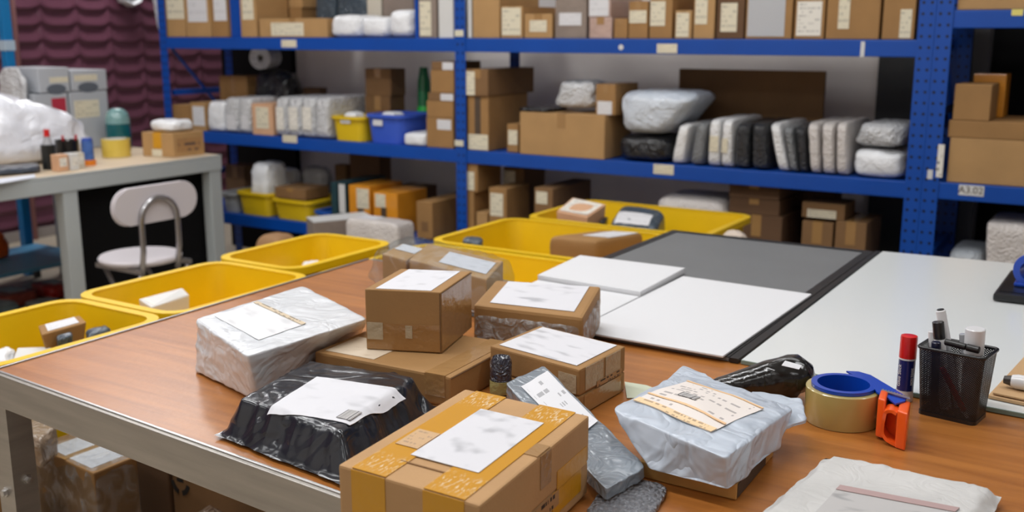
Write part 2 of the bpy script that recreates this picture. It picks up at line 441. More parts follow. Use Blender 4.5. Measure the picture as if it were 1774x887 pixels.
# unseen ceiling fittings (x, y, rotation, power); front ones added to fill the shelves
LIGHTS = [(-1.2, .9, 0, 46), (-3.6, 2.3, math.pi/2, 30), (-5.75, 4.5, math.pi/2, 60), (.8, 2.0, 0, 22), (-2.2, 2.6, 0, 30), (-.6, 3.0, 0, 16), (-1.0, -1.2, 0, 14), (-3.4, -.9, 0, 22), (1.2, -.6, 0, 12), (-5.0, .8, math.pi/2, 34), (-3.2, .9, 0, 34)]
EXPO = -0.73
# ================================================================== the room
FLOORM = mat('floor_beige', (176, 164, 146), .55, var=.08, vscale=1.5)
box('floor', -6.4, 3.2, -2.2, 6.1, -.1, 0, FLOORM, bev=0)['kind'] = 'structure'
box('ceiling', -6.4, 3.2, -2.2, 6.1, 3.2, 3.3, mat('ceiling_white', (215, 215, 212), .8), bev=0)['kind'] = 'structure'
WALLG = mat('wall_grey', (226, 220, 216), .8, var=.03)
box('wall_back', -4.41, 3.2, 4.62, 4.70, 0, 3.2, WALLG, bev=0)['kind'] = 'structure'
box('wall_far', -6.25, -4.41, 6.06, 6.1, 0, 3.2, mat('wall_far_grey', (120, 112, 112), .8), bev=0)['kind'] = 'structure'
box('wall_right', 3.1, 3.2, -2.2, 4.62, 0, 3.2, WALLG, bev=0)['kind'] = 'structure'
box('wall_front', -6.4, 3.1, -2.2, -2.1, 0, 3.2, WALLG, bev=0)['kind'] = 'structure'
BLK = mat('black_panel', (6, 6, 8), .8, spec=.2)
o = box('dark_opening_panel', -5.0, -4.41, 4.58, 4.66, 0, 2.6, BLK, bev=0); o['kind'] = 'structure'  # flat black panel stands in for the dark doorway behind the rack
xa = atY(1522, 150, 4.6).x; xb = atY(1590, 150, 4.6).x
o = box('partition_charcoal', xa, xb+.1, 4.57, 4.615, 0, 2.4, mat('charcoal_panel', (62, 64, 66), .7), bev=0); o['kind'] = 'structure'
o = box('dark_interior_panel', xb+.1, 1.2, 4.56, 4.61, 0, 2.4, BLK, bev=0); o['kind'] = 'structure'  # black sheet painted in for the dark interior behind the second rack
# grey steel column behind the second rack
o = box('column_grey', atY(1688, 90, 4.5).x, atY(1716, 90, 4.5).x, 4.46, 4.55, 0, 3.2, mat('column_paint', (96, 96, 98), .6), bev=.004); o['kind'] = 'structure'
# maroon quilted wall: cells sag like scallops between vertical seams
bm = bmesh.new(); W0, W1 = 2.2, 6.05; CW, RH = .262, .108; NX = 240; NZ = 300; g = {}
for i in range(NX+1):
    for j in range(NZ+1):
        y = W0+(W1-W0)*i/NX; z = 3.2*j/NZ
        fu = ((y-3.99)/CW) % 1; sag = .32*(1-(2*fu-1)**4)
        fv = (z/RH+sag) % 1
        e_ = min(fu, 1-fu); h = .030*(1-fv)**1.3*min(1, 7*fv)*(.3+.7*min(1, 6*e_))+.016*math.exp(-(e_/.05)**2)+.006*noise.noise(V((y*3, z*5, 1)))
        g[i, j] = bm.verts.new((-6.32+h, y, z))
for i in range(NX):
    for j in range(NZ): bm.faces.new((g[i, j], g[i+1, j], g[i+1, j+1], g[i, j+1]))
MAR = mat('maroon_padding', (104, 62, 78), .28, var=.1, vscale=3)
o = from_bm('wall_left', bm, MAR, smooth=True); o['kind'] = 'structure'
o = box('wall_left_rest', -6.4, -6.33, -2.2, 6.1, 0, 3.2, mat('maroon_plain', (92, 44, 60), .6), bev=0); o['kind'] = 'structure'
o = box('baseboard_left', -6.27, -6.262, 2.2, 5.98, 0, .07, mat('baseboard_grey', (150, 142, 138), .6), bev=.004); o['kind'] = 'structure'
# a pinkish conduit running up the wall
bm = bmesh.new(); c0 = atX(27, 60, -6.24)
tube(bm, [(-6.24, c0.y, 0), (-6.24, c0.y, 3.19)], .016, 8)
tag(from_bm('conduit_pipe', bm, mat('conduit_pink', (150, 104, 104), .6), base=(-6.24, c0.y, 0), smooth=True), 'thin pinkish pipe running up the maroon quilted wall', 'pipe')
# white eight-sided fixture on the wall
c0 = atX(231, -14, -6.2); t = empty('wall_fan', c0, 'white eight-sided fixture with grey centre high on the maroon wall', 'wall fixture')
bm = bmesh.new()
lathe(bm, [(.075, 0), (.098, 0), (.102, .06), (.088, .085), (.075, .07)], c0+V((-.08, 0, 0)), V((1, 0, 0)), 8, True)
from_bm('housing', bm, mat('fixture_white', (222, 222, 224), .4), t)
bm = bmesh.new(); lathe(bm, [(0, 0), (.078, 0), (.078, .03), (.03, .04), (0, .04)], c0+V((-.07, 0, 0)), V((1, 0, 0)), 16)
from_bm('grille', bm, mat('fixture_grey', (120, 120, 124), .5), t)

# ================================================================== unseen ceiling lights
def unseen_ceiling_light(x, y, ln, w, pw, rot=0, colr=(.975, .985, 1)):
    t = empty('unseen_ceiling_light', (x, y, 3.2), 'long white fluorescent ceiling light fitting, added out of view for light', 'ceiling light', 'fluorescent ceiling lights')
    t.rotation_euler = (0, 0, rot)
    bm = bmesh.new(); add_hexa(bm, rect(x-ln/2, x+ln/2, y-w/2, y+w/2, 3.12), rect(x-ln/2, x+ln/2, y-w/2-.01, y+w/2+.01, 3.2)); bevel_all(bm, .006)
    from_bm('housing', bm, CARD['w'], t)
    for s in (-1, 1):
        bm = bmesh.new(); tube(bm, [(x-ln/2+.03, y+s*w*.25, 3.1), (x+ln/2-.03, y+s*w*.25, 3.1)], .014, 8)
        from_bm('lamp_tube', bm, LAMP, t, smooth=True)
    L = bpy.data.lights.new('fluorescent', 'AREA'); L.shape = 'RECTANGLE'; L.size = ln; L.size_y = w; L.energy = pw; L.color = colr
    lo = bpy.data.objects.new('fluorescent', L); COL.objects.link(lo); lo.location = (x, y, 3.07); lo.rotation_euler = (0, 0, rot)
LAMP, nt_, b_ = base_mat('lamp_glow'); b_.inputs['Emission Color'].default_value = (1, .97, .92, 1); b_.inputs['Emission Strength'].default_value = 6
for x, y, rot, pw in LIGHTS: unseen_ceiling_light(x, y, 1.5, .3, pw, rot)

# ================================================================== the racks
RY, RD = 3.9, .5
ZU, ZM, ZB, ZRU, ZRM = 1.315, .813, .375, 1.415, .82
XL = atY(285, 90, RY).x; XM = atY(798, 90, RY).x; XR = atY(1599, 120, RY).x
X2 = atY(1629, 120, RY).x
def holes_mat():
    m, nt, b = base_mat('perforated_blue'); b.inputs['Roughness'].default_value = .38
    tc = nd(nt, 'ShaderNodeTexCoord'); sp = nd(nt, 'ShaderNodeSeparateXYZ'); nt.links.new(tc.outputs['UV'], sp.inputs[0])
    def M(op, a, bb=0):
        q = nd(nt, 'ShaderNodeMath', operation=op)
        for i, s in enumerate((a, bb)):
            if isinstance(s, (int, float)): q.inputs[i].default_value = s
            else: nt.links.new(s, q.inputs[i])
        return q.outputs[0]
    dx = M('SUBTRACT', M('ABSOLUTE', sp.outputs[0]), .014)
    dz = M('SUBTRACT', M('FRACT', M('MULTIPLY', sp.outputs[1], 26)), .5); dz = M('DIVIDE', dz, 26)
    d = M('ADD', M('MULTIPLY', dx, dx), M('MULTIPLY', dz, dz)); k = M('LESS_THAN', d, .0055**2)
    x = nd(nt, 'ShaderNodeMix', data_type='RGBA'); nt.links.new(k, x.inputs[0])
    x.inputs[6].default_value = (*lin((4, 72, 164)), 1); x.inputs[7].default_value = (*lin((6, 16, 40)), 1)
    nt.links.new(x.outputs[2], b.inputs['Base Color']); return m
PERF = holes_mat()
def upright(root, x, y, z1, s=1, w=.056):
    """slotted angle post: front flange and side flange; UV carries metres for the slot pattern"""
    bm = bmesh.new(); uvl = bm.loops.layers.uv.verify()
    for (a0, a1, b0, b1) in ((x-w/2, x+w/2, y, y+.003), (x-s*w/2-.0015, x-s*w/2+.0015, y+.003, y+.045)):
        vs, fs = add_box(bm, min(a0, a1), max(a0, a1), b0, b1, 0, z1)
    for f in bm.faces:
        f.normal_update()
        for l in f.loops:
            c = l.vert.co
            l[uvl].uv = (c.x-x, c.z) if abs(f.normal.y) > .5 else ((c.y-y-.024, c.z) if abs(f.normal.x) > .5 else (.2, 0))
    o = from_bm('upright', bm, PERF, root)
    return o
STICK = mat('shelf_sticker', (216, 212, 190), .5)
def sticker(parent, x0, y0, x1, y1, m=None, yy=None, name='shelf_sticker', pr=True):
    yy = (RY-.0005) if yy is None else yy
    a = atY(x0, y1, yy); b = atY(x1, y1, yy); c = atY(x1, y0, yy); d = atY(x0, y0, yy)
    q = [V((a.x, yy, (a.z+b.z)/2)), V((b.x, yy, (a.z+b.z)/2)), V((b.x, yy, (c.z+d.z)/2)), V((a.x, yy, (c.z+d.z)/2))]
    return slab(name, q, m or LBL2, parent, off=.0004)
def rack(label, posts, levels, ztop, boards=True, dividers=()):
    xs = [p for p in posts]; t = empty('storage_rack', ((xs[0]+xs[-1])/2, RY+RD/2, 0), label, 'storage rack')
    for i, x in enumerate(xs):
        s = -1 if i == len(xs)-1 else 1
        upright(t, x, RY-.004, ztop, s)
        upright(t, x, RY+RD-.04, ztop, s)
    for a, b in zip(xs[:-1], xs[1:]):
        for z in levels:
            for y in (RY, RY+RD-.03):
                bm = bmesh.new(); add_box(bm, a+.026, b-.026, y, y+.03, z-.06, z); bevel_all(bm, .003)
                from_bm('shelf_beam', bm, BLUE, t)
            bm = bmesh.new(); add_box(bm, a-.02, b+.02, RY+.031, RY+RD-.031, z-.018, z-.001)
            from_bm('shelf_board', bm, mat('shelf_board_blue', (14, 72, 160), .5), t)
    for x in (xs[0], xs[-1]):
        for z in [l-.03 for l in levels]+[(levels[i]+levels[i+1])/2-.05 for i in range(len(levels)-1)]:
            bm = bmesh.new(); add_box(bm, x-.012, x+.012, RY+.04, RY+RD-.04, z-.015, z+.015)
            from_bm('side_rail', bm, BLUE, t)
    bm = bmesh.new(); tube(bm, [(xs[0], RY+.05, levels[-1]-.06), (xs[0], RY+RD-.05, levels[-2]+.02)], .009, 6)
    from_bm('side_brace', bm, BLUE, t)
    return t
R1 = rack('long blue steel rack of three shelves packed with cartons and mailers', (XL, XM, XR), (ZB, ZM, ZU), 1.95)
for q in ((488, 69, 514, 82), (1138, 76, 1173, 92)): sticker(R1, *q)
for q in ((490, 234, 515, 247), (1132, 285, 1167, 302)): sticker(R1, *q)
sticker(R1, 1490, 72, 1497, 98, CARD['w']); sticker(R1, 788, 52, 803, 63, STICK, RY-.006); sticker(R1, 788, 243, 803, 253, STICK, RY-.006)
p = atY(1076, 82, RY); lathe_obj('round_sticker', [(0, 0), (.011, 0), (.011, .001), (0, .001)], V((p.x, RY-.0015, p.z)), CARD['w'], R1, axis=(0, 1, 0), seg=16)
for xa, xb in ((399, 416), (718, 724)):
    a = atY(xa, 40, RY+.03); b = atY(xb, 40, RY+.03)
    bm = bmesh.new(); add_box(bm, a.x, b.x, RY+.034, RY+.075, ZU, 1.95); from_bm('divider_post', bm, BLUE, R1)
R2 = rack('second blue steel rack standing beyond the gap beside the long rack', (X2, X2+1.9), (.36, ZRM, ZRU), 1.95)
yq = RY-.0045
q = sticker(R2, 1660, 321, 1704, 339, CARD['w'], RY-.0005, 'location_label')
c = (atY(1660, 330, RY)+atY(1704, 330, RY))/2
text_obj('lettering', 'A3.02', .034, (c.x, RY-.0017, c.z), (1, 0, 0), (0, 0, 1), TAPED, R2)
sticker(R2, 1752, 16, 1772, 27, mat('yellow_sticker', (226, 214, 120), .5))
sticker(R2, 1621, 250, 1632, 307, print_mat('strip_print', rows=5, amount=.8, ucount=2), RY-.0045, 'post_sticker')
sticker(R2, 1606, 294, 1615, 310, CARD['w'], RY-.0045, 'post_sticker')

# ================================================================== things on the shelves
def span(x0, x1, z, yf):
    def X(px):
        py = 200
        for _ in range(4):
            p = atY(px, py, yf); py = proj((p.x, yf, z))[1]
        return atY(px, py, yf).x
    return X(x0), X(x1)
GT, GM, GB = 'parcels on the top shelf', 'parcels on the middle shelf', 'parcels on the bottom shelf'
def shelf_labels(o, labs, yf, b4, t4):
    for L in labs:
        a = atY(L[0], L[3], yf); b = atY(L[2], L[1], yf); m = L[4] if len(L) > 4 else LBL2
        x0, x1 = a.x+.002, b.x-.002; z0, z1 = a.z, b.z
        x0 = max(x0, b4[0].x+.003); x1 = min(x1, b4[1].x-.003); z0 = max(z0, b4[0].z+.002); z1 = min(z1, t4[0].z-.002)
        if x1-x0 < .004 or z1-z0 < .004: continue
        q = [V((x0, yf, z0)), V((x1, yf, z0)), V((x1, yf, z1)), V((x0, yf, z1))]
        nm = 'shipping_label' if m in (LBL, LBL2, LBLW) else ('grey_panel' if m is GREYP else 'tape_strip')
        slab(nm, q, m, o)
GREYP = mat('grey_label_panel', (184, 186, 190), .45)
def carton(label, x0, x1, yt, z, dep, col, labs=(), dy=.012, grp=None, tape=True, name='carton', cat='carton', on=None, gap=0):
    """carton standing on a shelf, its front face in the plane of the shelf front (+dy); returns (object, top z)"""
    yf = RY+dy; zz = z+.0015 if on is None else on
    X0, X1 = span(x0, x1, zz, yf); X0 += .0015; X1 -= .0015
    zt = atY((x0+x1)/2, yt, yf).z
    b4 = rect(X0, X1, yf, yf+dep, zz); t4 = rect(X0, X1, yf, yf+dep, zt)
    o = hexa(name, b4, t4, CARD[col] if col in CARD else SOFTM[col], base=V(((X0+X1)/2, yf+dep/2, zz)), bev=.003)
    tag(o, label, cat, grp); F = faces_of(b4, t4)
    if tape and X1-X0 > .05:
        w = min(.02, (X1-X0)*.16)/(X1-X0)
        slab('tape_strip', F['top'], TAPEC, o, uv=(.5-w, .5+w, .0, 1))
        slab('tape_strip', F['front'], TAPEC, o, uv=(.5-w, .5+w, .66, 1))
        # flap joint on the end of the box
        slab('flap_joint', F['right'], CARD['d'], o, uv=(.0, 1, .985, .992), th=.0003)
    shelf_labels(o, labs, yf-.0006, b4, t4)
    return o, zt
def pack(label, x0, x1, yt, z, dep, m, labs=(), dy=.012, grp=None, name='poly_mailer', cat='mailer', on=None, tx=(0, 0), yb=None, k=None, x1b=None):
    """soft packet on a shelf; tx shifts the top edge (px), so a packet can lean"""
    yf = RY+dy; zz = z+.0015 if on is None else on
    X0, X1 = span(x0, x1, zz, yf)
    zt = atY((x0+x1)/2+(tx[0]+tx[1])/2, yt, yf).z
    T0 = atY(x0+tx[0], yt, yf).x; T1 = atY(x1+tx[1], yt, yf).x
    b4 = rect(X0, X1, yf, yf+dep, zz)
    t4 = [V((T0, yf, zt)), V((T1, yf, zt)), V((T1, yf+dep, zt)), V((T0, yf+dep, zt))]
    kk = dict(p=7, n=12, amp=.006, s=22, seed=len(bpy.data.objects)%97); kk.update(k or {})
    o = soft(name, b4+t4, SOFTM[m] if isinstance(m, str) else m, base=V(((X0+X1)/2, yf+dep/2, zz)), **kk)
    tag(o, label, cat, grp)
    shelf_labels(o, labs, yf-.004, b4, t4)
    return o, zt
# ---- top shelf, first bay
pack('clear bubble bag hanging over the far end of the top shelf', 272, 297, -30, ZU+.001, .26, crinkle_mat('bright_bubble', (226, 230, 234), .25, 26, .7, .4, cell=70), grp=GT, name='bubble_bag', cat='bag', k=dict(amp=.006, p=6), tx=(-18, -7), dy=.06)
carton('tan carton with cream label next to the clear bubble bag on the top shelf', 287, 323, -40, ZU, .35, 'a', [(290, -30, 317, 33)], grp=GT)
carton('tan carton with long white label, second from the shelf end', 324, 367, -40, ZU, .35, 'a', [(326, -30, 356, 38, LBLW)], grp=GT)
carton('narrow tan carton with white label just before the blue divider post', 368, 396, -40, ZU, .23, 'b', [(371, -30, 391, 36, LBLW)], grp=GT)
carton('tan carton with cream label just past the blue divider post', 418, 446, -40, ZU, .23, 'a', [(420, -30, 437, 34)], grp=GT)
o, z1 = carton('wide tan carton lying under another behind the film-wrapped low carton', 449, 524, 14, ZU, .2, 'b', dy=.26, grp=GT)
carton('wide tan carton lying on another at the back of the top shelf', 449, 524, -30, ZU, .2, 'a', dy=.26, grp=GT, on=z1+.001)
o, z1 = carton('low wide carton in clear film with cream oval label on the top shelf', 450, 568, 32, ZU, .22, 'a', [(470, 39, 526, 62)], grp=GT)
pack('dark slate poly mailer standing behind the low film-wrapped carton', 546, 580, -30, ZU, .12, 's', dy=.3, grp=GT)
pack('dark slate poly mailer standing behind the first white packet', 582, 634, -30, ZU, .12, 's', dy=.3, grp=GT)
carton('cream upright box standing behind the middle white packet', 637, 662, -30, ZU, .12, 'e', dy=.3, grp=GT, tape=False)
carton('grey upright box standing behind the tallest white packet', 664, 716, -30, ZU, .12, 'g', dy=.3, grp=GT, tape=False)
pack('first of three white poly packets on the top shelf, beside the film-wrapped carton', 570, 622, 26, ZU, .24, 'w', grp=GT, k=dict(p=5))
pack('smallest of three white poly packets on the top shelf, in the middle', 624, 668, 29, ZU, .24, 'w', grp=GT, k=dict(p=5))
pack('tallest of three white poly packets, against the thin blue divider', 670, 711, 17, ZU, .24, 'w', grp=GT, k=dict(p=4.5))
carton('upright carton with full white label past the thin blue divider', 726, 757, -30, ZU, .3, 'g', [(727, 2, 747, 62, LBL2)], grp=GT, tape=False)
carton('plain white upright box beside the middle upright of the rack', 760, 786, -30, ZU, .3, 'w', grp=GT, tape=False)
# ---- top shelf, second bay
carton('thin white board standing just past the middle upright on the top shelf', 810, 817, -30, ZU, .25, 'w', grp=GT, tape=False, name='white_board', cat='board')
UP = [
 ('tall plain tan carton beside the thin white board', 819, 866, -40, 'a', []),
 ('tan carton almost covered by a white label beside the tall plain carton', 868, 906, 11, 'a', [(869, 13, 903, 61)]),
 ('small tan carton with one square label on the top shelf', 908, 957, 24, 'a', [(917, 35, 948, 55)]),
 ('tall grey film-wrapped carton with white label on the top shelf', 961, 1016, -40, 'g', [(968, 22, 1008, 44, LBLW)]),
 ('small pinkish carton under a labelled white box on the top shelf', 1020, 1060, 30, 'k', []),
 ('small plain tan carton wedged beside the pinkish one', 1063, 1087, 32, 'b', []),
 ('tan carton with a wide label halfway up, beside the small plain one', 1088, 1122, 2, 'b', [(1089, 18, 1121, 40)]),
 ('tall tan carton with a tall cream label above the beam sticker', 1124, 1164, -40, 'b', [(1125, 2, 1154, 45)]),
 ('small tan carton mostly hidden by its cream label', 1168, 1198, 18, 'a', [(1170, 22, 1195, 64)]),
 ('tall tan carton with label near its top beside the dark brown carton', 1200, 1237, -40, 'a', [(1203, -20, 1228, 42)]),
 ('dark brown carton with one upright label on the top shelf', 1240, 1288, -40, 'd', [(1247, 5, 1279, 55)]),
 ('wide carton with a big pale grey panel on its front', 1290, 1371, -40, 'b', [(1293, -30, 1364, 63, GREYP)]),
 ('carton with large printed white label beside the grey-panelled carton', 1374, 1427, -40, 'b', [(1378, 2, 1426, 62, LBL)]),
 ('largest tan carton on the top shelf, with a tall cream label', 1429, 1522, -40, 'b', [(1450, -20, 1476, 50)]),
 ('tan carton with a low cream label against the last upright', 1526, 1583, -40, 'b', [(1556, 16, 1582, 66)]),
]
for l, a, b, yt, c, ls in UP:
    o, z1 = carton(l, a, b, yt, ZU, .34, c, ls, grp=GT)
    if a == 1020: carton('white-labelled box stacked on the small pinkish carton', 1019, 1058, -30, ZU, .3, 'k', [(1020, -20, 1056, 28, LBLW)], grp=GT, on=z1+.001)
# ---- middle shelf, first bay
carton('small plain tan carton at the far end of the middle shelf', 301, 331, 182, ZM, .2, 'b', grp=GM, tape=False)
carton('small tan carton with white label second from the end of the middle shelf', 332, 357, 178, ZM, .22, 'a', [(335, 185, 355, 217, LBLW)], grp=GM, tape=False)
pack('small white wrapped packet beside the labelled small carton', 358, 387, 176, ZM, .22, 'w', grp=GM)
o, zc = carton('tan carton standing at the back behind the white wrapped slabs', 384, 432, 132, ZM, .16, 'b', dy=.3, grp=GM)
o, zk = pack('crumpled black plastic bag sagging at the back of the middle shelf', 437, 496, 124, ZM, .14, 'k', dy=.27, grp=GM, name='plastic_bag', cat='bag', k=dict(amp=.018, p=4, s=14))
a = atY(466, 128, RY+.36); bm = bmesh.new(); ra = .062
prof = [(.018, -.07), (ra, -.075), (ra+.004, 0), (ra, .075), (.018, .07)]
lathe(bm, prof, V((a.x, RY+.34, zk+ra+.0104)), V((.35, -.93, 0)), 28, True)
tag(shade(from_bm('bubble_roll', bm, SOFTM['bm'], base=(a.x, RY+.34, zk+.002)), 60), 'round roll of clear bubble film lying on the crumpled black bag', 'roll')
for i, (x0, x1) in enumerate(((389, 413), (414, 434))):
    pack(['pale wrapped slab nearest the small white packet', 'pale wrapped slab against the peach carton'][i]+' on the middle shelf', x0, x1, 169, ZM, .22, 'bm', [(x0+4, 200, x1-4, 224, LBLW)], grp=GM, name='wrapped_slab', cat='packet', k=dict(p=8, amp=.003))
carton('peach-coloured carton with cream label between pale wrapped slabs', 438, 474, 180, ZM, .2, 'p', [(444, 186, 465, 222)], grp=GM, tape=False)
SL = [(476, 496), (498, 520), (521, 544), (545, 569)]
LB = ['narrow white wrapped slab directly past the peach carton', 'white wrapped slab second past the peach carton', 'white wrapped slab third past the peach carton', 'white wrapped slab closest to the yellow tray on the middle shelf']
for i, (x0, x1) in enumerate(SL):
    pack(LB[i], x0, x1, 168, ZM, .36, 'bm', [(x0+3, 186, x1-5, 224, LBL)] if i < 3 else [], grp=GM, name='wrapped_slab', cat='packet', k=dict(p=8, amp=.003))
carton('thin taupe box lying at the back above the wrapped slabs', 511, 526, 152, ZM, .035, 'g', dy=.42, grp=GM, tape=False)
carton('thin brown box lying at the back beside the taupe one', 528, 557, 152, ZM, .06, 'd', dy=.4, grp=GM, tape=False)
o, z1 = carton('brown carton underneath another at the back of the middle shelf', 634, 678, 166, ZM, .12, 'c', dy=.24, grp=GM)
carton('brown carton stacked on top at the back beside the green bottle', 633, 678, 119, ZM, .12, 'c', dy=.24, grp=GM, on=z1+.001)
STK = [(739, 786, 204, 'b', [(757, 208, 782, 224, LBLW)], 'bottom carton of the tall narrow stack beside the middle upright'),
       (739, 786, 175, 'b', [], 'second carton from the bottom of the tall narrow stack'),
       (741, 787, 161, 'c', [(763, 163, 786, 181, LBLW)], 'thin middle carton of the tall narrow stack'),
       (746, 787, 122, 'b', [], 'fourth carton up in the tall narrow stack'),
       (747, 787, 107, 'c', [(766, 107, 787, 122, LBLW)], 'topmost thin carton of the tall narrow stack')]
z1 = None
for x0, x1, yt, c, ls, l in STK:
    o, z1 = carton(l, x0, x1, yt, ZM, .22, c, ls, grp=GM, on=None if z1 is None else z1+.001, tape=False)
def tray(label, x0, x1, yt, z, dep, m, labrect=None, dy=.012, cat='tray', on=None, rim=None):
    """open tapered picking tray with a rolled rim"""
    z += .0015; yf = RY+dy; X0, X1 = span(x0, x1, z, yf); zt = atY((x0+x1)/2, yt, yf).z
    t = empty('picking_tray', ((X0+X1)/2, yf+dep/2, z), label, cat)
    open_bin(t, X0, X1, yf, yf+dep, z, zt, m, .012, .1)
    if labrect:
        a = atY(labrect[0], labrect[3], yf); b = atY(labrect[2], labrect[1], yf)
        slab('tray_label', [V((a.x, yf-.001, a.z)), V((b.x, yf-.001, a.z)), V((b.x, yf-.001, b.z)), V((a.x, yf-.001, b.z))], LBLW, t, th=.003)
    return t, zt, X0, X1
def open_bin(t, x0, x1, y0, y1, z0, z1, m, th=.006, taper=.08, rimw=.012, rimh=.014, corner=.04):
    """tapered open container, one skin outside and inside, with a flanged rim, as shell + rim parts"""
    def ring(k, inset, z, r):
        cx0, cx1, cy0, cy1 = x0+k*(x1-x0)*.5*taper+inset, x1-k*(x1-x0)*.5*taper-inset, y0+k*(y1-y0)*.5*taper+inset, y1-k*(y1-y0)*.5*taper-inset
        r = min(r, (cx1-cx0)/3, (cy1-cy0)/3); out = []
        for (px, py, a0) in ((cx1-r, cy1-r, 0), (cx0+r, cy1-r, 90), (cx0+r, cy0+r, 180), (cx1-r, cy0+r, 270)):
            for s in range(5):
                a = math.radians(a0+s*22.5); out.append(V((px+r*math.cos(a), py+r*math.sin(a), z)))
        return out
    bm = bmesh.new()
    R = [ring(1, 0, z0, corner), ring(0, 0, z1-.002, corner), ring(0, th, z1-.002, corner), ring(1, th, z0+th, corner)]
    vs = [[bm.verts.new(p) for p in r] for r in R]; n = len(vs[0])
    bm.faces.new(vs[0][::-1]); bm.faces.new(vs[3])
    for a, b in zip(vs[:-1], vs[1:]):
        for i in range(n): bm.faces.new((a[i], a[(i+1) % n], b[(i+1) % n], b[i]))
    shade(from_bm('shell', bm, m, t), 50)
    bm = bmesh.new(); R = [ring(0, th+.001, z1, corner), ring(0, -rimw, z1, corner+rimw), ring(0, -rimw, z1-rimh, corner+rimw), ring(0, -rimw+.003, z1-rimh, corner+rimw), ring(0, -rimw+.003, z1-.003, corner+rimw), ring(0, th+.001, z1-.004, corner)]
    vs = [[bm.verts.new(p) for p in r] for r in R]
    for a, b in zip(vs, vs[1:]+vs[:1]):
        for i in range(n): bm.faces.new((a[i], a[(i+1) % n], b[(i+1) % n], b[i]))
    shade(from_bm('rim', bm, m, t), 50)
TY = mat('yellow_tray', (226, 190, 24), .4); TB = mat('blue_tray', (56, 92, 200), .4); TG = mat('grey_tray', (150, 152, 154), .45)
t, zt, xa, xb = tray('small yellow tray holding white packets on the middle shelf', 574, 629, 202, ZM, .19, TY, (591, 204, 607, 213))
pack('white paper packet lying in the small yellow tray', 592, 616, 195, ZM, .09, 'w', dy=.06, on=ZM+.014, k=dict(amp=.006, p=4), name='white_packet', cat='packet')
t, zt, xa, xb = tray('blue tray holding white packets on the middle shelf', 634, 696, 199, ZM, .26, TB, (647, 208, 663, 217))
pack('white paper packet lying in the blue tray', 655, 682, 195, ZM, .11, 'w', dy=.08, on=ZM+.014, k=dict(amp=.006, p=4), name='white_packet', cat='packet')
pack('flat white packet lying beside the blue tray', 697, 736, 231, ZM, .2, 'w', dy=.0, k=dict(amp=.002, p=6), name='white_packet', cat='packet', grp=GM)
# green bottle-like bag: dark green top, bright green foot
a, b = span(711, 733, ZM, RY+.3); r = (b-a)/2/1.2; c = V(((a+b)/2, RY+.37, ZM+.0015)); zt = atY(734, 118, RY+.3).z-ZM
t = empty('green_bottle', c, 'tall green plastic bottle with brighter green base behind the stack', 'bottle')
lathe_obj('base', [(0, 0), (r*.95, 0), (r*1.2, .02), (r*1.2, zt*.36), (r, zt*.45), (0, zt*.45)], c, mat('bright_green', (30, 200, 74), .3, coat=.4), t)
lathe_obj('body', [(0, zt*.45), (r, zt*.45), (r*.95, zt*.8), (r*.7, zt*.93), (r*.6, zt), (0, zt)], c, mat('dark_green', (18, 120, 70), .3, coat=.4), t)
# ---- middle shelf, second bay
o, z1 = carton('tan carton standing under the long one, with tape and low label', 810, 847, 166, ZM, .34, 'b', [(811, 234, 846, 258), (822, 168, 833, 232, TAPED)], grp=GM, tape=False)
carton('long brown carton laid endwise across the top of the upright one', 807, 846, 120, ZM, .40, 'c', [(804, 124, 823, 165)], grp=GM, on=z1+.001, dy=.0)
carton('small labelled tan carton squeezed beside the large plain carton', 878, 898, 215, ZM, .2, 'b', [(880, 226, 897, 250)], grp=GM, tape=False, dy=.03)
o, zL = carton('large plain tan carton lying in front on the middle shelf', 900, 1047, 197, ZM, .26, 'a', grp=GM, dy=.0)
a, b = span(897, 952, zL, RY+.02)
hexa_o = soft('black_mailer', rect(a, b, RY+.01, RY+.2, zL+.001)+rect(a, b, RY+.01, RY+.2, zL+.018), SOFTM['k'], base=V(((a+b)/2, RY+.1, zL+.001)), p=6, n=10, amp=.002)
tag(hexa_o, 'thin black mailer lying flat on the large plain carton', 'mailer', GM)
pack('clear plastic bag of white goods on top of the large carton', 956, 1027, 141, ZM, .18, 'bm', dy=.06, on=zL+.02, grp=GM, name='clear_bag', cat='bag', k=dict(amp=.012, p=5), tx=(12, 0))
carton('tan carton with white label standing on the large plain carton', 1031, 1066, 146, ZM, .22, 'b', [(1034, 176, 1061, 198, LBLW)], dy=.03, on=zL+.001, grp=GM)
o, zK = pack('black poly packet squashed under the pale grey bag', 1066, 1157, 236, ZM, .3, 'k', grp=GM, k=dict(p=4.5, amp=.008))
o, zg = pack('large pale grey poly bag lying on the black packet', 1072, 1148, 160, ZM, .34, mat_bag := crinkle_mat('pale_blue_poly', (206, 214, 224), .3, 16, .6, .3), on=zK+.008, grp=GM, name='poly_bag', cat='bag', tx=(-6, 60), k=dict(p=4.6, amp=.010, s=14, n=22), dy=.0)
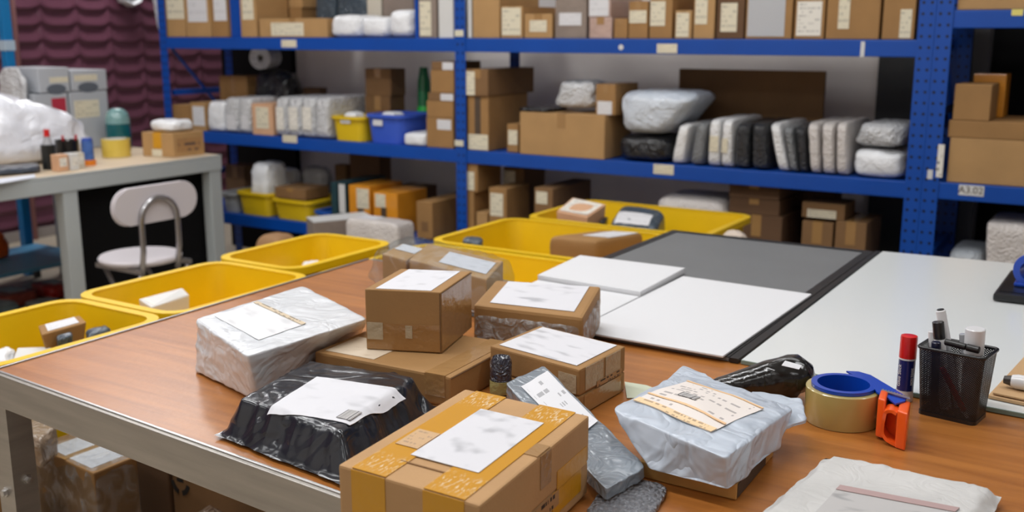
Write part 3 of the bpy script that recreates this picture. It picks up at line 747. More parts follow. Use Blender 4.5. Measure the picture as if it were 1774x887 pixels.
ST = [(1160, 1184, 216, (14, 11), 'bw', 'white bubble mailer leaning against the grey one, first in the row', []),
      (1193, 1216, 213, (13, 10), 'bg', 'grey bubble mailer leaning, second in the row', []),
      (1223, 1246, 207, (5, 3), 'bw', 'upright white bubble mailer with label, third in the row', [(1228, 236, 1246, 262)]),
      (1247, 1268, 207, (3, 2), 'bw', 'upright white bubble mailer with label, fourth in the row', [(1248, 240, 1262, 264)]),
      (1270, 1297, 213, (4, 2), 'bk', 'first black bubble mailer in the row, beside the white pair', []),
      (1300, 1330, 213, (1, -2), 'bk', 'second black bubble mailer in the row', []),
      (1347, 1367, 214, (-16, -16), 'bw', 'white bubble mailer leaning back against the black ones', []),
      (1369, 1382, 220, (-14, -10), 'bg', 'slim grey bubble mailer leaning beside the white one', []),
      (1384, 1398, 219, (-8, -4), 'bk', 'slim black bubble mailer next to the taupe trio', []),
      (1402, 1421, 213, (-6, -2), 'bt', 'first of three taupe bubble mailers standing together', []),
      (1423, 1445, 213, (-2, 0), 'bt', 'middle one of three taupe bubble mailers standing together', []),
      (1447, 1468, 213, (0, 0), 'bt', 'last of three taupe bubble mailers, beside the clear bag', [])]
for x0, x1, yt, tx, m, l, ls in ST:
    pack(l, x0+1.2, x1-1.2, yt, ZM, .38, m, ls, tx=tx, grp='bubble mailers standing in a row', name='bubble_mailer', cat='mailer', k=dict(p=8, n=12, amp=.0025, s=30))
o, z1 = pack('white folded garment in the clear bag at the end of the row', 1476, 1563, 262, ZM, .3, 'w', grp=GM, name='wrapped_garment', cat='packet', k=dict(p=5, amp=.008))
pack('clear bag with a folded strap on the white garment beside the last upright', 1474, 1564, 216, ZM, .3, 'bm', grp=GM, name='clear_bag', cat='bag', on=z1+.012, k=dict(p=4, amp=.014, s=16), tx=(14, -2))
a = atY(1178, 200, RY+.47); b = atY(1428, 200, RY+.47); z = atY(1300, 121, RY+.47).z
o = box('cardboard_sheet', a.x, b.x, RY+.445, RY+.465, ZM+.0015, z, CARD['c'], base=V(((a.x+b.x)/2, RY+.455, ZM)), bev=.002)
tag(o, 'wide dark brown cardboard sheet standing against the back of the rack', 'cardboard'); slab('fold_line', faces_of(rect(a.x, b.x, RY+.445, RY+.465, ZM), rect(a.x, b.x, RY+.445, RY+.465, z))['front'], CARD['b'], o, uv=(0, 1, .38, .4))
# ---- bottom shelf, first bay
carton('brown carton at the far back corner of the bottom shelf', 393, 426, 287, ZB, .12, 'c', dy=.32, grp=GB)
t, zt, xa, xb = tray('grey tray at the far end of the bottom shelf', 383, 408, 334, ZB, .26, TG)
t, zt, xa, xb = tray('yellow tray under the tall white bag on the bottom shelf', 411, 466, 334, ZB, .27, TY)
yf = RY+.05
pack('tall white plastic bag standing in the yellow tray', 432, 463, 283, ZB, .16, 'w', dy=.05, on=ZB+.016, name='plastic_bag', cat='bag', k=dict(p=5, amp=.01))
pack('second white plastic bag leaning behind the brown carton on the trays', 478, 508, 292, ZB, .07, 'w', dy=.32, name='plastic_bag', cat='bag', k=dict(p=5, amp=.008))
t, zt2, xa, xb = tray('yellow tray carrying a brown carton on the bottom shelf', 471, 536, 347, ZB, .28, TY)
carton('brown carton resting across the second yellow tray', 476, 530, 326, ZB, .18, 'c', dy=.04, on=zt2+.001, grp=GB)
pack('clear plastic sack standing at the back behind the brown carton', 520, 560, 290, ZB, .09, 'bm', dy=.35, grp=GB, name='plastic_bag', cat='bag', k=dict(p=4, amp=.015))
t, zt3, xa, xb = tray('half-hidden blue tray beside the second yellow tray', 546, 569, 366, ZB, .24, mat('deep_blue_tray', (28, 84, 170), .4))
carton('teal binder standing first beside the trays', 575, 586, 316, ZB, .32, 'n', [], grp=GB, tape=False, name='binder', cat='binder')
carton('teal binder with white spine standing second beside the trays', 588, 601, 316, ZB, .32, 'n', [(588, 320, 600, 368, CARD['w'])], grp=GB, tape=False, name='binder', cat='binder')
carton('orange taped carton with cream label beside the binders', 606, 643, 322, ZB, .26, 'o', [(618, 328, 639, 360), (620, 362, 631, 380, TAPED)], grp=GB, tape=False)
carton('orange taped carton with cream label, in front beside the brown one', 648, 690, 334, ZB, .24, 'o', [(650, 337, 668, 358), (660, 360, 670, 380, TAPED)], grp=GB, tape=False, dy=-.02)
carton('brown carton at the back behind the orange ones', 690, 735, 322, ZB, .12, 'd', dy=.34, grp=GB)
carton('tan upright carton at the near end beside the middle upright', 722, 750, 350, ZB, .36, 'b', [(730, 385, 742, 400, CARD['c'])], grp=GB, tape=False, dy=-.01)
carton('tall dark brown carton against the back of the bottom shelf', 608, 660, 262, ZB, .1, 'd', dy=.38, grp=GB, tape=False)
carton('small brown carton at the back above the binders', 582, 602, 286, ZB, .06, 'c', dy=.40, grp=GB, tape=False)
# ---- bottom shelf, second bay
o, z1 = carton('labelled tan carton underneath, right beside the middle upright', 797, 822, 332, ZB, .2, 'b', [(800, 340, 808, 356)], grp=GB, tape=False)
carton('labelled tan carton stacked beside the middle upright', 799, 828, 283, ZB, .2, 'b', [(801, 298, 822, 328)], grp=GB, tape=False, on=z1+.001)
carton('tiny tan carton on the bottom shelf beside the stacked pair', 825, 845, 368, ZB, .14, 'a', grp=GB, tape=False)
o, z1 = carton('tan carton with large label in the front of the bottom shelf', 847, 878, 326, ZB, .2, 'b', [(849, 336, 872, 373)], grp=GB, tape=False, dy=.0)
carton('long brown carton behind with a white end label', 872, 908, 291, ZB, .2, 'c', [(871, 297, 893, 320)], grp=GB, tape=False, dy=.25)
carton('long brown carton with cream end label beside the yellow bins', 925, 957, 326, ZB, .36, 'c', [(928, 333, 949, 352)], grp=GB, tape=False, dy=.0)
pack('pinkish bubble-wrapped flat packet behind the yellow bin', 1130, 1256, 343, ZB, .3, 'bt', grp=GB, dy=.02, name='wrapped_packet', cat='packet', k=dict(p=6, amp=.004))
z1 = None
for yt, l in ((372, 'lowest'), (345, 'middle'), (318, 'topmost')):
    o, z1 = carton('%s brown carton of the dark stack on the bottom shelf' % l, 1262, 1350, yt, ZB, .3, 'd', grp=GB, dy=.06, on=None if z1 is None else z1+.001)
o, z1 = carton('brown carton under the labelled one, nearer the dark stack', 1383, 1437, 384, ZB, .2, 'c', grp=GB, dy=.05)
o, z2 = carton('brown carton under the labelled one, nearer the last upright', 1440, 1494, 384, ZB, .24, 'c', grp=GB, dy=.05)
carton('brown carton with one long cream label resting across two cartons', 1388, 1463, 352, ZB, .16, 'c', [(1397, 366, 1450, 376)], grp=GB, dy=.06, on=max(z1, z2)+.001, tape=False)
carton('dark brown carton at the back behind the stacked three', 1372, 1440, 328, ZB, .1, 'd', grp=GB, dy=.36, tape=False)
# ---- second rack
carton('tan carton alone on the highest shelf of the second rack', 1657, 1850, -20, ZRU, .3, 'a', grp='cartons on the second rack')
o, z1 = carton('big tan carton lying lowest on the second rack', 1639, 1850, 243, ZRM, .34, 'a', grp='cartons on the second rack', tape=False)
o, z2 = carton('flat wide tan carton lying on the big one on the second rack', 1641, 1850, 212, ZRM, .34, 'b', grp='cartons on the second rack', on=z1+.001, tape=False)
carton('kraft-wrapped box with folded end on top of the flat carton', 1649, 1714, 146, ZRM, .18, 'b', grp='cartons on the second rack', on=z2+.001, tape=False)
carton('orange-tan box just behind the kraft-wrapped one', 1680, 1738, 128, ZRM, .12, 'o', grp='cartons on the second rack', on=z2+.001, dy=.21, tape=False)
pack('pinkish film-wrapped box on the bottom shelf of the second rack', 1706, 1800, 388, .36, .3, 'bt', name='wrapped_box', cat='carton', k=dict(p=12, amp=.003))
pack('flat grey packet lying beside the pinkish wrapped box', 1640, 1702, 436, .36, .3, 'g', name='flat_packet', cat='packet', k=dict(p=6, amp=.003))
# ================================================================== yellow bins behind the packing table
DARKM = mat('dark_steel', (52, 54, 58), .5)
def bin_(label, x0, x1, y0, y1, zr, h=.3, cat='bin', stand=True):
    t = empty('yellow_bin', ((x0+x1)/2, (y0+y1)/2, zr-h), label, cat, 'yellow bins around the packing table')
    open_bin(t, x0, x1, y0, y1, zr-h, zr, YEL, .005, .13, .018, .022, .05)
    return t
ZBN = .68; HB = .27
b1 = bin_('yellow bin of mixed parcels beside the near corner of the wooden table', -2.30, -1.955, 1.12, 1.555, ZBN, HB)
b2 = bin_('yellow bin with one white mailer inside, middle of the row of three', -2.32, -1.96, 1.60, 2.06, ZBN, HB)
b3 = bin_('yellow bin with torn label and white packet, farthest in the row of three', -2.36, -2.06, 2.11, 2.55, ZBN, HB)
bc = bin_('yellow bin right behind the film-wrapped parcel at the table corner', -1.95, -1.35, 2.08, 2.60, ZBN, .3)
ba = bin_('yellow bin with a film-wrapped kraft parcel, next to the glass table', -1.97, -1.36, 2.66, 3.14, ZBN, .3)
bb = bin_('yellow bin farthest back, holding slate mailer and small parcels', -1.93, -1.255, 3.20, 3.66, ZBN, .3)
def stand(label, x0, x1, y0, y1, z):
    t = empty('bin_stand', ((x0+x1)/2, (y0+y1)/2, 0), label, 'stand')
    box('stand_top', x0, x1, y0, y1, z-.03, z, DARKM, t, .003)
    for x in (x0+.03, x1-.03):
        for y in (y0+.03, y1-.03): box('leg', x-.02, x+.02, y-.02, y+.02, 0, z-.03, DARKM, t, .002)
stand('low dark stand carrying the row of three yellow bins', -2.34, -2.0, 1.1, 2.56, ZBN-HB)
stand('low dark stand carrying the yellow bins by the glass table', -1.90, -1.3, 2.1, 3.66, ZBN-.3)
# torn label strips on bins
def patch(parent, p, m, name='torn_label'):
    return slab(name, p, m, parent)
# contents of the bins
def lying(label, px4, z, h, m, name='poly_mailer', cat='mailer', grp=None, lab=None, labm=None, **k):
    """packet lying flat: outline given on plane z"""
    q = [atZ(x, y, z) for x, y in px4]; t4 = [p+V((0, 0, h)) for p in q]
    kk = dict(p=6, n=12, amp=.004, s=24, seed=len(bpy.data.objects) % 83); kk.update(k)
    o = soft(name, q+t4, m if not isinstance(m, str) else SOFTM[m], base=cen(q), **kk)
    tag(o, label, cat, grp)
    if lab:
        u0, u1, v0, v1 = lab
        drape('shipping_label', o, [bil(t4, u0, v0), bil(t4, u1, v0), bil(t4, u1, v1), bil(t4, u0, v1)], labm or LBL, o, n=6)
    return o
def liebox(label, cx, cy, z, w, d, h, rot, m, lab=None, labm=None, name='carton', cat='carton', grp=None, bev=.003, soft_=None):
    c, s = math.cos(rot), math.sin(rot)
    q = [V((cx+c*a*w/2-s*b*d/2, cy+s*a*w/2+c*b*d/2, z)) for a, b in ((-1, -1), (1, -1), (1, 1), (-1, 1))]
    t4 = [p+V((0, 0, h)) for p in q]
    if soft_: o = soft(name, q+t4, m, base=cen(q), **soft_)
    else: o = hexa(name, q, t4, m, base=cen(q), bev=bev)
    tag(o, label, cat, grp)
    if lab:
        if soft_: drape('shipping_label', o, [bil(t4, lab[0], lab[2]), bil(t4, lab[1], lab[2]), bil(t4, lab[1], lab[3]), bil(t4, lab[0], lab[3])], labm or LBL, o, n=6)
        else: slab('shipping_label', t4, labm or LBL, o, uv=lab, off=.0005)
    return o
GB1 = 'parcels lying in the nearest yellow bin'
def inbin(label, px4, zt, zb, m, name='poly_mailer', cat='mailer', grp=None, lab=None, labm=None, shrink=.85, tilt=(0, 0, 0, 0), **k):
    """parcel standing in a bin: its top outline seen at height zt, the body reaching down to zb"""
    t4 = [atZ(x, y, zt+d) for (x, y), d in zip(px4, tilt)]; c = cen(t4)
    b4 = [V((c.x+(p.x-c.x)*shrink, c.y+(p.y-c.y)*shrink, zb)) for p in t4]
    if isinstance(m, str) and m in CARD and not k: o = hexa(name, b4, t4, CARD[m], base=cen(b4), bev=.004)
    else:
        kk = dict(p=6, n=14, amp=.004, s=24, seed=len(bpy.data.objects) % 83); kk.update(k)
        o = soft(name, b4+t4, (SOFTM.get(m) or CARD[m]) if isinstance(m, str) else m, base=cen(b4), **kk)
    tag(o, label, cat, grp)
    if lab:
        u0, u1, v0, v1 = lab
        drape('shipping_label', o, [bil(t4, u0, v0), bil(t4, u1, v0), bil(t4, u1, v1), bil(t4, u0, v1)], labm or LBLW, o, n=6)
    return o
zf = ZBN-HB+.008
inbin('brown film-wrapped carton with white label tilted in the nearest bin', ((72, 580), (150, 558), (138, 546), (66, 564)), .662, ZBN-.15, 'b', 'carton', 'carton', GB1, (.15, .85, .15, .9), shrink=.55)
inbin('slate blue mailer squeezed between parcels in the nearest bin', ((98, 588), (126, 580), (124, 574), (96, 582)), .652, ZBN-.06, 's', grp=GB1)
inbin('dark slate poly packet by the inner edge of the nearest bin', ((150, 579), (194, 567), (184, 560), (146, 571)), .66, ZBN-.12, 's', grp=GB1)
inbin('broad white mailer lying flat in front in the nearest bin', ((20, 628), (96, 605), (84, 600), (30, 602)), .625, zf, 'w', grp=GB1, shrink=.7)
inbin('crumpled white bag at the cut-off end of the nearest bin', ((-40, 634), (20, 616), (28, 590), (-30, 600)), .63, zf, 'w', 'poly_bag', 'bag', GB1, p=4, amp=.012, s=16)
inbin('white mailer with grey print leaning in the middle bin', ((262, 532), (328, 511), (316, 498), (240, 518)), .645, ZBN-.075, 'w', lab=(.08, .9, .1, .9), labm=print_mat('grey_smudge', soft=3, amount=.5), tilt=(0, 0, .015, 0), shrink=.97)
inbin('small white packet in the farthest bin of the row', ((520, 461), (558, 457), (556, 449), (524, 451)), .615, zf, 'w', 'white_packet', 'packet', amp=.008)
zf2 = ZBN-.3+.008
inbin('film-wrapped kraft parcel lying in the bin beside the glass table', ((948, 409), (1032, 417), (1118, 402), (1040, 398)), .69, zf2, 'b', 'wrapped_parcel', 'carton', None, (.4, .95, .3, .9), shrink=.95, p=14, amp=.002)
inbin('dark teal pouch hanging at the far left end of the glass-side bin', ((800, 414), (836, 418), (838, 410), (804, 407)), .685, ZBN-.05, 's', 'pouch', 'bag', p=4, shrink=.9)
inbin('pale parcel with printed label tilted in the farthest bin', ((964, 366), (1018, 376), (1050, 354), (992, 342)), .70, zf2, 'p', 'carton', 'carton', None, (.06, .94, .06, .94), LBL, shrink=.75, tilt=(-.01, -.02, .01, .02))
inbin('black packet between the pale parcel and the slate mailer', ((1036, 382), (1047, 384), (1055, 375), (1047, 373)), .665, ZBN-.06, 'k', p=4, shrink=.7)
inbin('slate film-wrapped mailer on top in the farthest bin', ((1052, 382), (1140, 392), (1158, 360), (1074, 348)), .70, zf2, 's', lab=(.12, .8, .06, .5), shrink=.8, tilt=(-.02, -.02, .01, .01))
inbin('crumpled white and peach paper bag beside the end of the farthest bin', ((1236, 412), (1298, 418), (1302, 394), (1252, 394)), .70, 0, crinkle_mat('paper_white', (222, 206, 190), .6, 16, .8, .05), 'paper_bag', 'bag', shrink=1, p=4, amp=.016, n=18, s=14)
# torn label remains on two bins
TORN = print_mat('torn_paper', paper=(206, 182, 110), rows=3, amount=.2)
slab('torn_label', [V((-2.052, 2.13, ZBN-.06)), V((-2.054, 2.19, ZBN-.06)), V((-2.05, 2.19, ZBN-.024)), V((-2.05, 2.13, ZBN-.024))], TORN, b3, n=V((1, 0, 0)), off=.001)

# ================================================================== wooden packing table
ZT = .78
def wood_mat():
    m, nt, b = base_mat('table_wood'); tc = nd(nt, 'ShaderNodeTexCoord')
    mp = nd(nt, 'ShaderNodeMapping'); mp.inputs['Scale'].default_value = (2.2, 26, 10); mp.inputs['Rotation'].default_value = (0, 0, .05)
    nt.links.new(tc.outputs['Object'], mp.inputs[0])
    n = nd(nt, 'ShaderNodeTexNoise'); n.inputs['Scale'].default_value = 1.6; n.inputs['Detail'].default_value = 6; n.inputs['Distortion'].default_value = .6
    nt.links.new(mp.outputs[0], n.inputs['Vector'])
    r = nd(nt, 'ShaderNodeValToRGB')
    e = r.color_ramp.elements; e[0].position = .3; e[0].color = (*lin((152, 91, 36)), 1); e[1].position = .72; e[1].color = (*lin((182, 116, 52)), 1)
    nt.links.new(n.outputs[0], r.inputs[0]); nt.links.new(r.outputs[0], b.inputs['Base Color'])
    b.inputs['Roughness'].default_value = .36; b.inputs['Specular IOR Level'].default_value = .6; b.inputs['Coat Weight'].default_value = .35; b.inputs['Coat Roughness'].default_value = .22
    n2 = nd(nt, 'ShaderNodeTexNoise'); n2.inputs['Scale'].default_value = 45; n2.inputs['Detail'].default_value = 3
    nt.links.new(tc.outputs['Object'], n2.inputs['Vector'])
    bp = nd(nt, 'ShaderNodeBump'); bp.inputs['Strength'].default_value = .12; bp.inputs['Distance'].default_value = .006
    nt.links.new(n2.outputs[0], bp.inputs['Height']); nt.links.new(bp.outputs[0], b.inputs['Normal'])
    return m
WOOD = wood_mat()
ALU = mat('brushed_aluminium', (172, 167, 160), .38, metal=.8, var=.12, vscale=4, bump=.05, bscale=60, stretch=(1, 1, 14))
FL, BL, BR, FR = V((-1.63, .953, 0)), V((-1.657, 1.968, 0)), V((.45, 1.87, 0)), V((.45, .815, 0))
tb = empty('packing_table', cen([FL, FR, BR, BL]), 'wooden packing table with metal apron, carrying the foreground parcels', 'table')
def at(q, z): return [V((p.x, p.y, z)) for p in q]
TQ = [FL, FR, BR, BL]
hexa('tabletop', at(TQ, ZT-.03), at(TQ, ZT), WOOD, tb)
def rail(name, a, b, out, z0, z1, th=.012, m=ALU):
    n = V(out).normalized()*th
    q = [a, b, b-n*-1, a+n]
    hexa(name, at([a, b, b+n, a+n], z0), at([a, b, b+n, a+n], z1), m, tb, bev=.0015)
rail('apron', FR, FL, (0, -1, 0), ZT-.058, ZT+.001)
rail('apron', FL, BL, (-1, 0, 0), ZT-.058, ZT+.001)
rail('apron', BL, BR, (0, 1, 0), ZT-.058, ZT+.001)
SIL = mat('silver_trim', (200, 198, 196), .3, metal=.9)
rail('edge_trim', FL, BL, (-1, 0, 0), ZT+.001, ZT+.003, .005, SIL)
rail('edge_trim', FR, FL, (0, -1, 0), ZT+.001, ZT+.003, .005, SIL)
for i, (x, y) in enumerate(((-1.66, .953), (-1.66, 1.92), (.38, .84), (.38, 1.80))):
    bm = bmesh.new(); w = .045
    add_box(bm, x, x+w, y, y+.004, 0, ZT-.03 if i else ZT-.059); add_box(bm, x+w-.004, x+w, y+.004, y+w, 0, ZT-.059)
    lg = from_bm('leg', bm, ALU, tb)
    if i == 0:
        for (c, ax) in ((V((x+w, y+.026, .575)), V((1, 0, 0))), (V((x+.02, y, .555)), V((0, -1, 0)))):
            lathe_obj('bolt', [(0, 0), (.009, 0), (.009, .003), (.006, .003), (.006, .008), (0, .009)], c, SIL, lg, axis=ax, seg=6)
# ================================================================== glass topped cutting table
FRM = mat('black_frame', (22, 24, 26), .35)
GREYGL = mat('grey_cutting_surface', (112, 114, 116), .45, var=.05, vscale=5)
WHGL = mat('white_glass_top', (222, 226, 226), .22, spec=.5, coat=.2)
EDGEG = mat('glass_edge_green', (120, 140, 130), .15)
zg0, zg1 = ZT+.0012, ZT+.008
gl = empty('cutting_table', (-.87, 2.25, 0), 'black-framed table with dark grey glass top, behind the wooden table', 'table')
q = [V((-1.155, 1.66, 0)), V((-.592, 1.655, 0)), V((-.592, 2.70, 0)), V((-1.15, 2.70, 0))]
hexa('glass_top', at(q, zg0), at(q, zg1), GREYGL, gl, bev=.001)
fw = .022
def frame(name, q4, z0, z1, w, m, parent):
    bm = bmesh.new(); c = cen(q4)
    inn = [p+V((w if p.x < c.x else -w, w if p.y < c.y else -w, 0)) for p in q4]
    for i in range(4):
        a, b, c2, d = q4[i], q4[(i+1) % 4], inn[(i+1) % 4], inn[i]
        add_hexa(bm, at([a, b, c2, d], z0), at([a, b, c2, d], z1))
    return from_bm(name, bm, m, parent)
frame('border_frame', q, zg1+.0002, zg1+.0016, fw, FRM, gl)
box('under_frame', -1.14, -.6, 1.995, 2.68, ZT-.06, ZT, FRM, gl, .002)
for x in (-1.12, -.66):
    for y in (2.02, 2.64): box('leg', x, x+.04, y, y+.04, 0, ZT-.06, FRM, gl, .002)
wt = empty('glass_table', (-.1, 2.2, 0), 'white glass-topped table beyond the tape dispenser and pen cup', 'table')
q = [V((-.57, 1.657, 0)), V((.45, 1.60, 0)), V((.45, 2.80, 0)), V((-.575, 2.722, 0))]
hexa('glass_top', at(q, zg0), at(q, zg1), WHGL, wt, bev=.001)
hexa('glass_edge', at([q[0]+V((0, -.003, 0)), q[1]+V((0, -.003, 0)), q[1], q[0]], zg0), at([q[0]+V((0, -.003, 0)), q[1]+V((0, -.003, 0)), q[1], q[0]], zg1-.0005), EDGEG, wt)
box('under_frame', -.55, .43, 1.995, 2.67, ZT-.06, ZT, FRM, wt, .002)
for x in (-.54, .38):
    for y in (2.02, 2.62): box('leg', x, x+.04, y, y+.04, 0, ZT-.06, FRM, wt, .002)
hexa('divider_strip', at([V((-.590, 1.652, 0)), V((-.574, 1.652, 0)), V((-.578, 2.71, 0)), V((-.590, 2.71, 0))], zg0), at([V((-.590, 1.652, 0)), V((-.574, 1.652, 0)), V((-.578, 2.71, 0)), V((-.590, 2.71, 0))], zg1+.0016), FRM, gl)
# white boards on the glass
WB = mat('white_foam_board', (222, 223, 226), .5)
zb = zg1+.002
def board(label, q, h, z=zb):
    o = hexa('white_board', at(q, z), at(q, z+h), WB, base=cen(at(q, z)), bev=.0012); tag(o, label, 'board', 'white boards lying on the grey glass'); return o
board('largest white board, lying across the front of the grey glass', [V((-.893, 1.645, 0)), V((-.598, 1.642, 0)), V((-.594, 2.155, 0)), V((-.893, 2.165, 0))], .004)
board('small white board mostly hidden behind the film-wrapped cartons', [V((-1.15, 1.66, 0)), V((-.8955, 1.648, 0)), V((-.897, 1.94, 0)), V((-1.155, 1.955, 0))], .004)
board('thick white board at the back, one edge raised above the others', [V((-1.16, 1.962, 0)), V((-.8965, 1.944, 0)), V((-.905, 2.205, 0)), V((-1.18, 2.2, 0))], .014)

# ================================================================== parcels on the wooden table
def qz(pts, z): return [atZ(x, y, z) for x, y in pts]
SM = [print_mat('blur_label_%d' % i, paper=(216, 216, 221), ink=(120, 122, 128), soft=i+1, amount=a) for i, a in enumerate((.55, .5, .3, .55, .35, .4))]
PF = 'parcels heaped on the wooden table'
ZW0 = ZT+.0007
# (b) long flat carton
zbt = ZT+.05
t4 = qz(((535, 607), (781, 654), (861, 611)), zbt); t4 = [t4[0], t4[1], t4[2]+(t4[2]-t4[1]).normalized()*.06]; t4.append(t4[0]+(t4[2]-t4[1])); t4[0] = t4[0]+(t4[1]-t4[0]).normalized()*.012; t4[3] = t4[3]+(t4[1]-t4[0]).normalized()*.012; b4 = at(t4, ZW0); t4 = at(t4, zbt)
bflat = hexa('flat_carton', b4, t4, CARD['b'], base=cen(b4), bev=.004); tag(bflat, 'long flat tan carton lying under the small cube carton', 'carton', PF)
F = faces_of(b4, t4)
slab('tape_strip', F['top'], TAPEC, bflat, uv=(.82, .96, 0, 1)); slab('tape_strip', F['front'], TAPEC, bflat, uv=(.82, .96, .3, 1))
slab('flap_joint', F['right'], CARD['d'], bflat, uv=(0, 1, .94, .965))
slab('shipping_label', F['top'], print_mat('blur_tan', paper=(206, 190, 168), ink=(168, 140, 108), soft=12, amount=.8), bflat, uv=(.05, .42, .06, .5))
# (c) small cube carton
zc0 = zbt+.0012; h = .102
P0, P1, P2 = qz(((635, 605), (765, 612), (817, 568)), zc0); P3 = P0+P2-P1; b4 = [P0, P1, P2, P3]; t4 = at(b4, zc0+h)
c_ = hexa('small_carton', b4, t4, CARD['b'], base=cen(b4), bev=.002); tag(c_, 'small cube-shaped tan carton with white label on the flat carton', 'carton', PF)
F = faces_of(b4, t4)
slab('shipping_label', F['top'], SM[2], c_, uv=(.13, .86, .03, .97))
slab('tape_band', F['front'], mat('brown_tape_gloss', (158, 116, 68), .22, spec=.7, bump=.2, bscale=60), c_, uv=(0.01, .99, .02, .45))
slab('tape_band', F['right'], MATS['brown_tape_gloss'], c_, uv=(0.01, .99, .02, .98))
slab('tape_piece', F['front'], mat('milky_tape_glare', (178, 160, 132), .3, bump=.3, bscale=80), c_, uv=(.02, .23, .18, .46), off=.001)
slab('tape_piece', F['front'], MATS['milky_tape_glare'], c_, uv=(.53, .62, .22, .43), off=.001)
slab('lid_edge', F['right'], mat('lid_dark_line', (92, 66, 40), .8), c_, uv=(0, 1, .972, .984), off=.001, th=.0004)  # thin dark line along the lid edge
slab('lid_edge', F['front'], MATS['lid_dark_line'], c_, uv=(.985, .995, .02, .98), off=.001, th=.0004)
# (e) wrapped carton
T0, T1, T2, T3 = qz(((820, 528), (1010, 550), (1041, 496), (859, 485)), ZT+.092)
t4 = [T0, T1, T2, T3]; b4 = at(t4, zg1+.0075)
e_ = hexa('wrapped_carton', b4, t4, CARD['b'], base=cen(b4), bev=.006); tag(e_, 'tan carton swathed in crinkled clear film beside the cube carton', 'carton', PF)
F = faces_of(b4, t4); slab('shipping_label', F['top'], SM[0], e_, uv=(.13, .9, .12, .95), off=.0006)
wq = [p+(p-cen(b4)).normalized()*.003 for p in b4]; tq = [p+V((0, 0, -.014))+(V((p.x, p.y, 0))-V((cen(b4).x, cen(b4).y, 0))).normalized()*.003 for p in t4]
soft('clear_wrap', [p+V((0, 0, .0005)) for p in wq]+tq, film_mat('bubble_film', tint=(240, 236, 230), opacity=.16, gloss=.55, bscale=55, rough=.1), e_, p=14, n=20, amp=.002, s=40)
# (f) two-part carton
zf_ = ZT+.074
T0, T1, T2, T3 = qz(((849, 599), (1004, 641), (1083.5, 600), (936, 564)), zf_); t4 = [T0, T1, T2, T3]; b4 = at(t4, ZW0); mid = at(t4, ZT+.032)
f_ = hexa('taped_carton', b4, mid, CARD['b'], base=cen(b4), bev=.003); tag(f_, 'tan two-part carton with blurred label and printed side, ahead of the wrapped one', 'carton', PF)
hexa('lid', [p+V((0, 0, .001)) for p in mid], t4, CARD['b'], f_, bev=.003)
F = faces_of([p+V((0, 0, .001)) for p in mid], t4)
slab('shipping_label', F['top'], SM[1], f_, uv=(.06, .93, .08, .95), off=.0006)
slab('tape_piece', F['right'], MATS['milky_tape_glare'], f_, uv=(.12, .5, .1, .98)); slab('tape_piece', F['right'], MATS['milky_tape_glare'], f_, uv=(.55, .88, .1, .98))  # milky strips here paint the clear tape's white reflections as colour
slab('tape_piece', F['front'], MATS['milky_tape_glare'], f_, uv=(.78, .97, .05, .75))
slab('printed_mark', F['right'], print_mat('stencil', paper=(170, 128, 82), ink=(24, 22, 22), rows=1.6, amount=1, ucount=16), f_, uv=(.35, .9, .0, .22), off=.0012)
F = faces_of(b4, mid); slab('tape_piece', F['right'], TAPEC, f_, uv=(.1, .9, .05, .95))
# (d) carton in a clear bag behind
zd = ZT+.098; zd0 = zg1+.0068
A, B_ = qz(((742, 421), (872, 452)), zd); dv = V((.06, -.2, 0)).normalized()*.12
t4 = [A+dv, B_+dv, B_, A]; b4 = at(t4, zd0); t4 = [V((p.x, p.y, zd-(.012 if i < 2 else 0))) for i, p in enumerate(t4)]
d_ = empty('bagged_parcel', cen(b4), 'pair of tan cartons inside a loose clear bag at the table corner', 'parcel', PF)
hexa('carton', b4, t4, CARD['a'], d_, bev=.003); slab('shipping_label', t4, SM[2], d_, uv=(.35, .95, .2, .8), off=.0008)
l0 = A+(A-B_).normalized()*.012; l1 = A+(A-B_).normalized()*.10
t5 = [l1+dv, l0+dv, l0, l1]; b5 = at(t5, zd0)
t5 = [V((p.x, p.y, zd-.016)) for p in t5]
hexa('carton', b5, t5, CARD['a'], d_, bev=.003); slab('shipping_label', t5, LBLW, d_, uv=(.1, .95, .5, .95), off=.0008)
o8 = [p+V((0, 0, .0004)) for p in (l1+dv*1.15+V((-.05, 0, 0)), B_+dv*1.15+V((.03, 0, 0)), B_+V((.03, .02, 0)), l1+V((-.04, .02, 0)))]
soft('clear_bag', at(o8, zd0-.0006)+[V((o8[0].x+.03, o8[0].y, zd-.005)), V((o8[1].x-.01, o8[1].y, zd-.006)), V((o8[2].x-.015, o8[2].y, zd+.006)), V((o8[3].x+.035, o8[3].y, zd+.008))], film_mat('bag_film', opacity=.03, gloss=.16, bscale=22), d_, p=7, n=20, amp=.006, s=22)
# (g) small dark roll standing
g0 = atZ(868, 702, ZW0); g_ = empty('sock_roll', g0, 'small dark film-wrapped roll standing between the flat carton and grey mailer', 'roll')
hz = up_to(g0, 618); rr = .0165
bm = bmesh.new(); lathe(bm, [(0, 0), (rr*.95, 0), (rr, .006), (rr*.96, hz*.5), (rr*1.06, hz*.9), (rr*.8, hz), (rr*.5, hz-.006), (0, hz-.008)], g0, seg=20)
for v in bm.verts:
    v.co += V((1, 1, 0))*.0015*crease(v.co, 60)
shade(from_bm('body', bm, crinkle_mat('navy_film', (44, 46, 62), .16, 60, .9, .8), g_), 60)
lathe_obj('paper_band', [(rr*1.03, hz*.28), (rr*1.05, hz*.30), (rr*1.05, hz*.52), (rr*1.03, hz*.54)], g0, mat('olive_band', (150, 142, 92), .3, bump=.3, bscale=120), g_, seg=20)
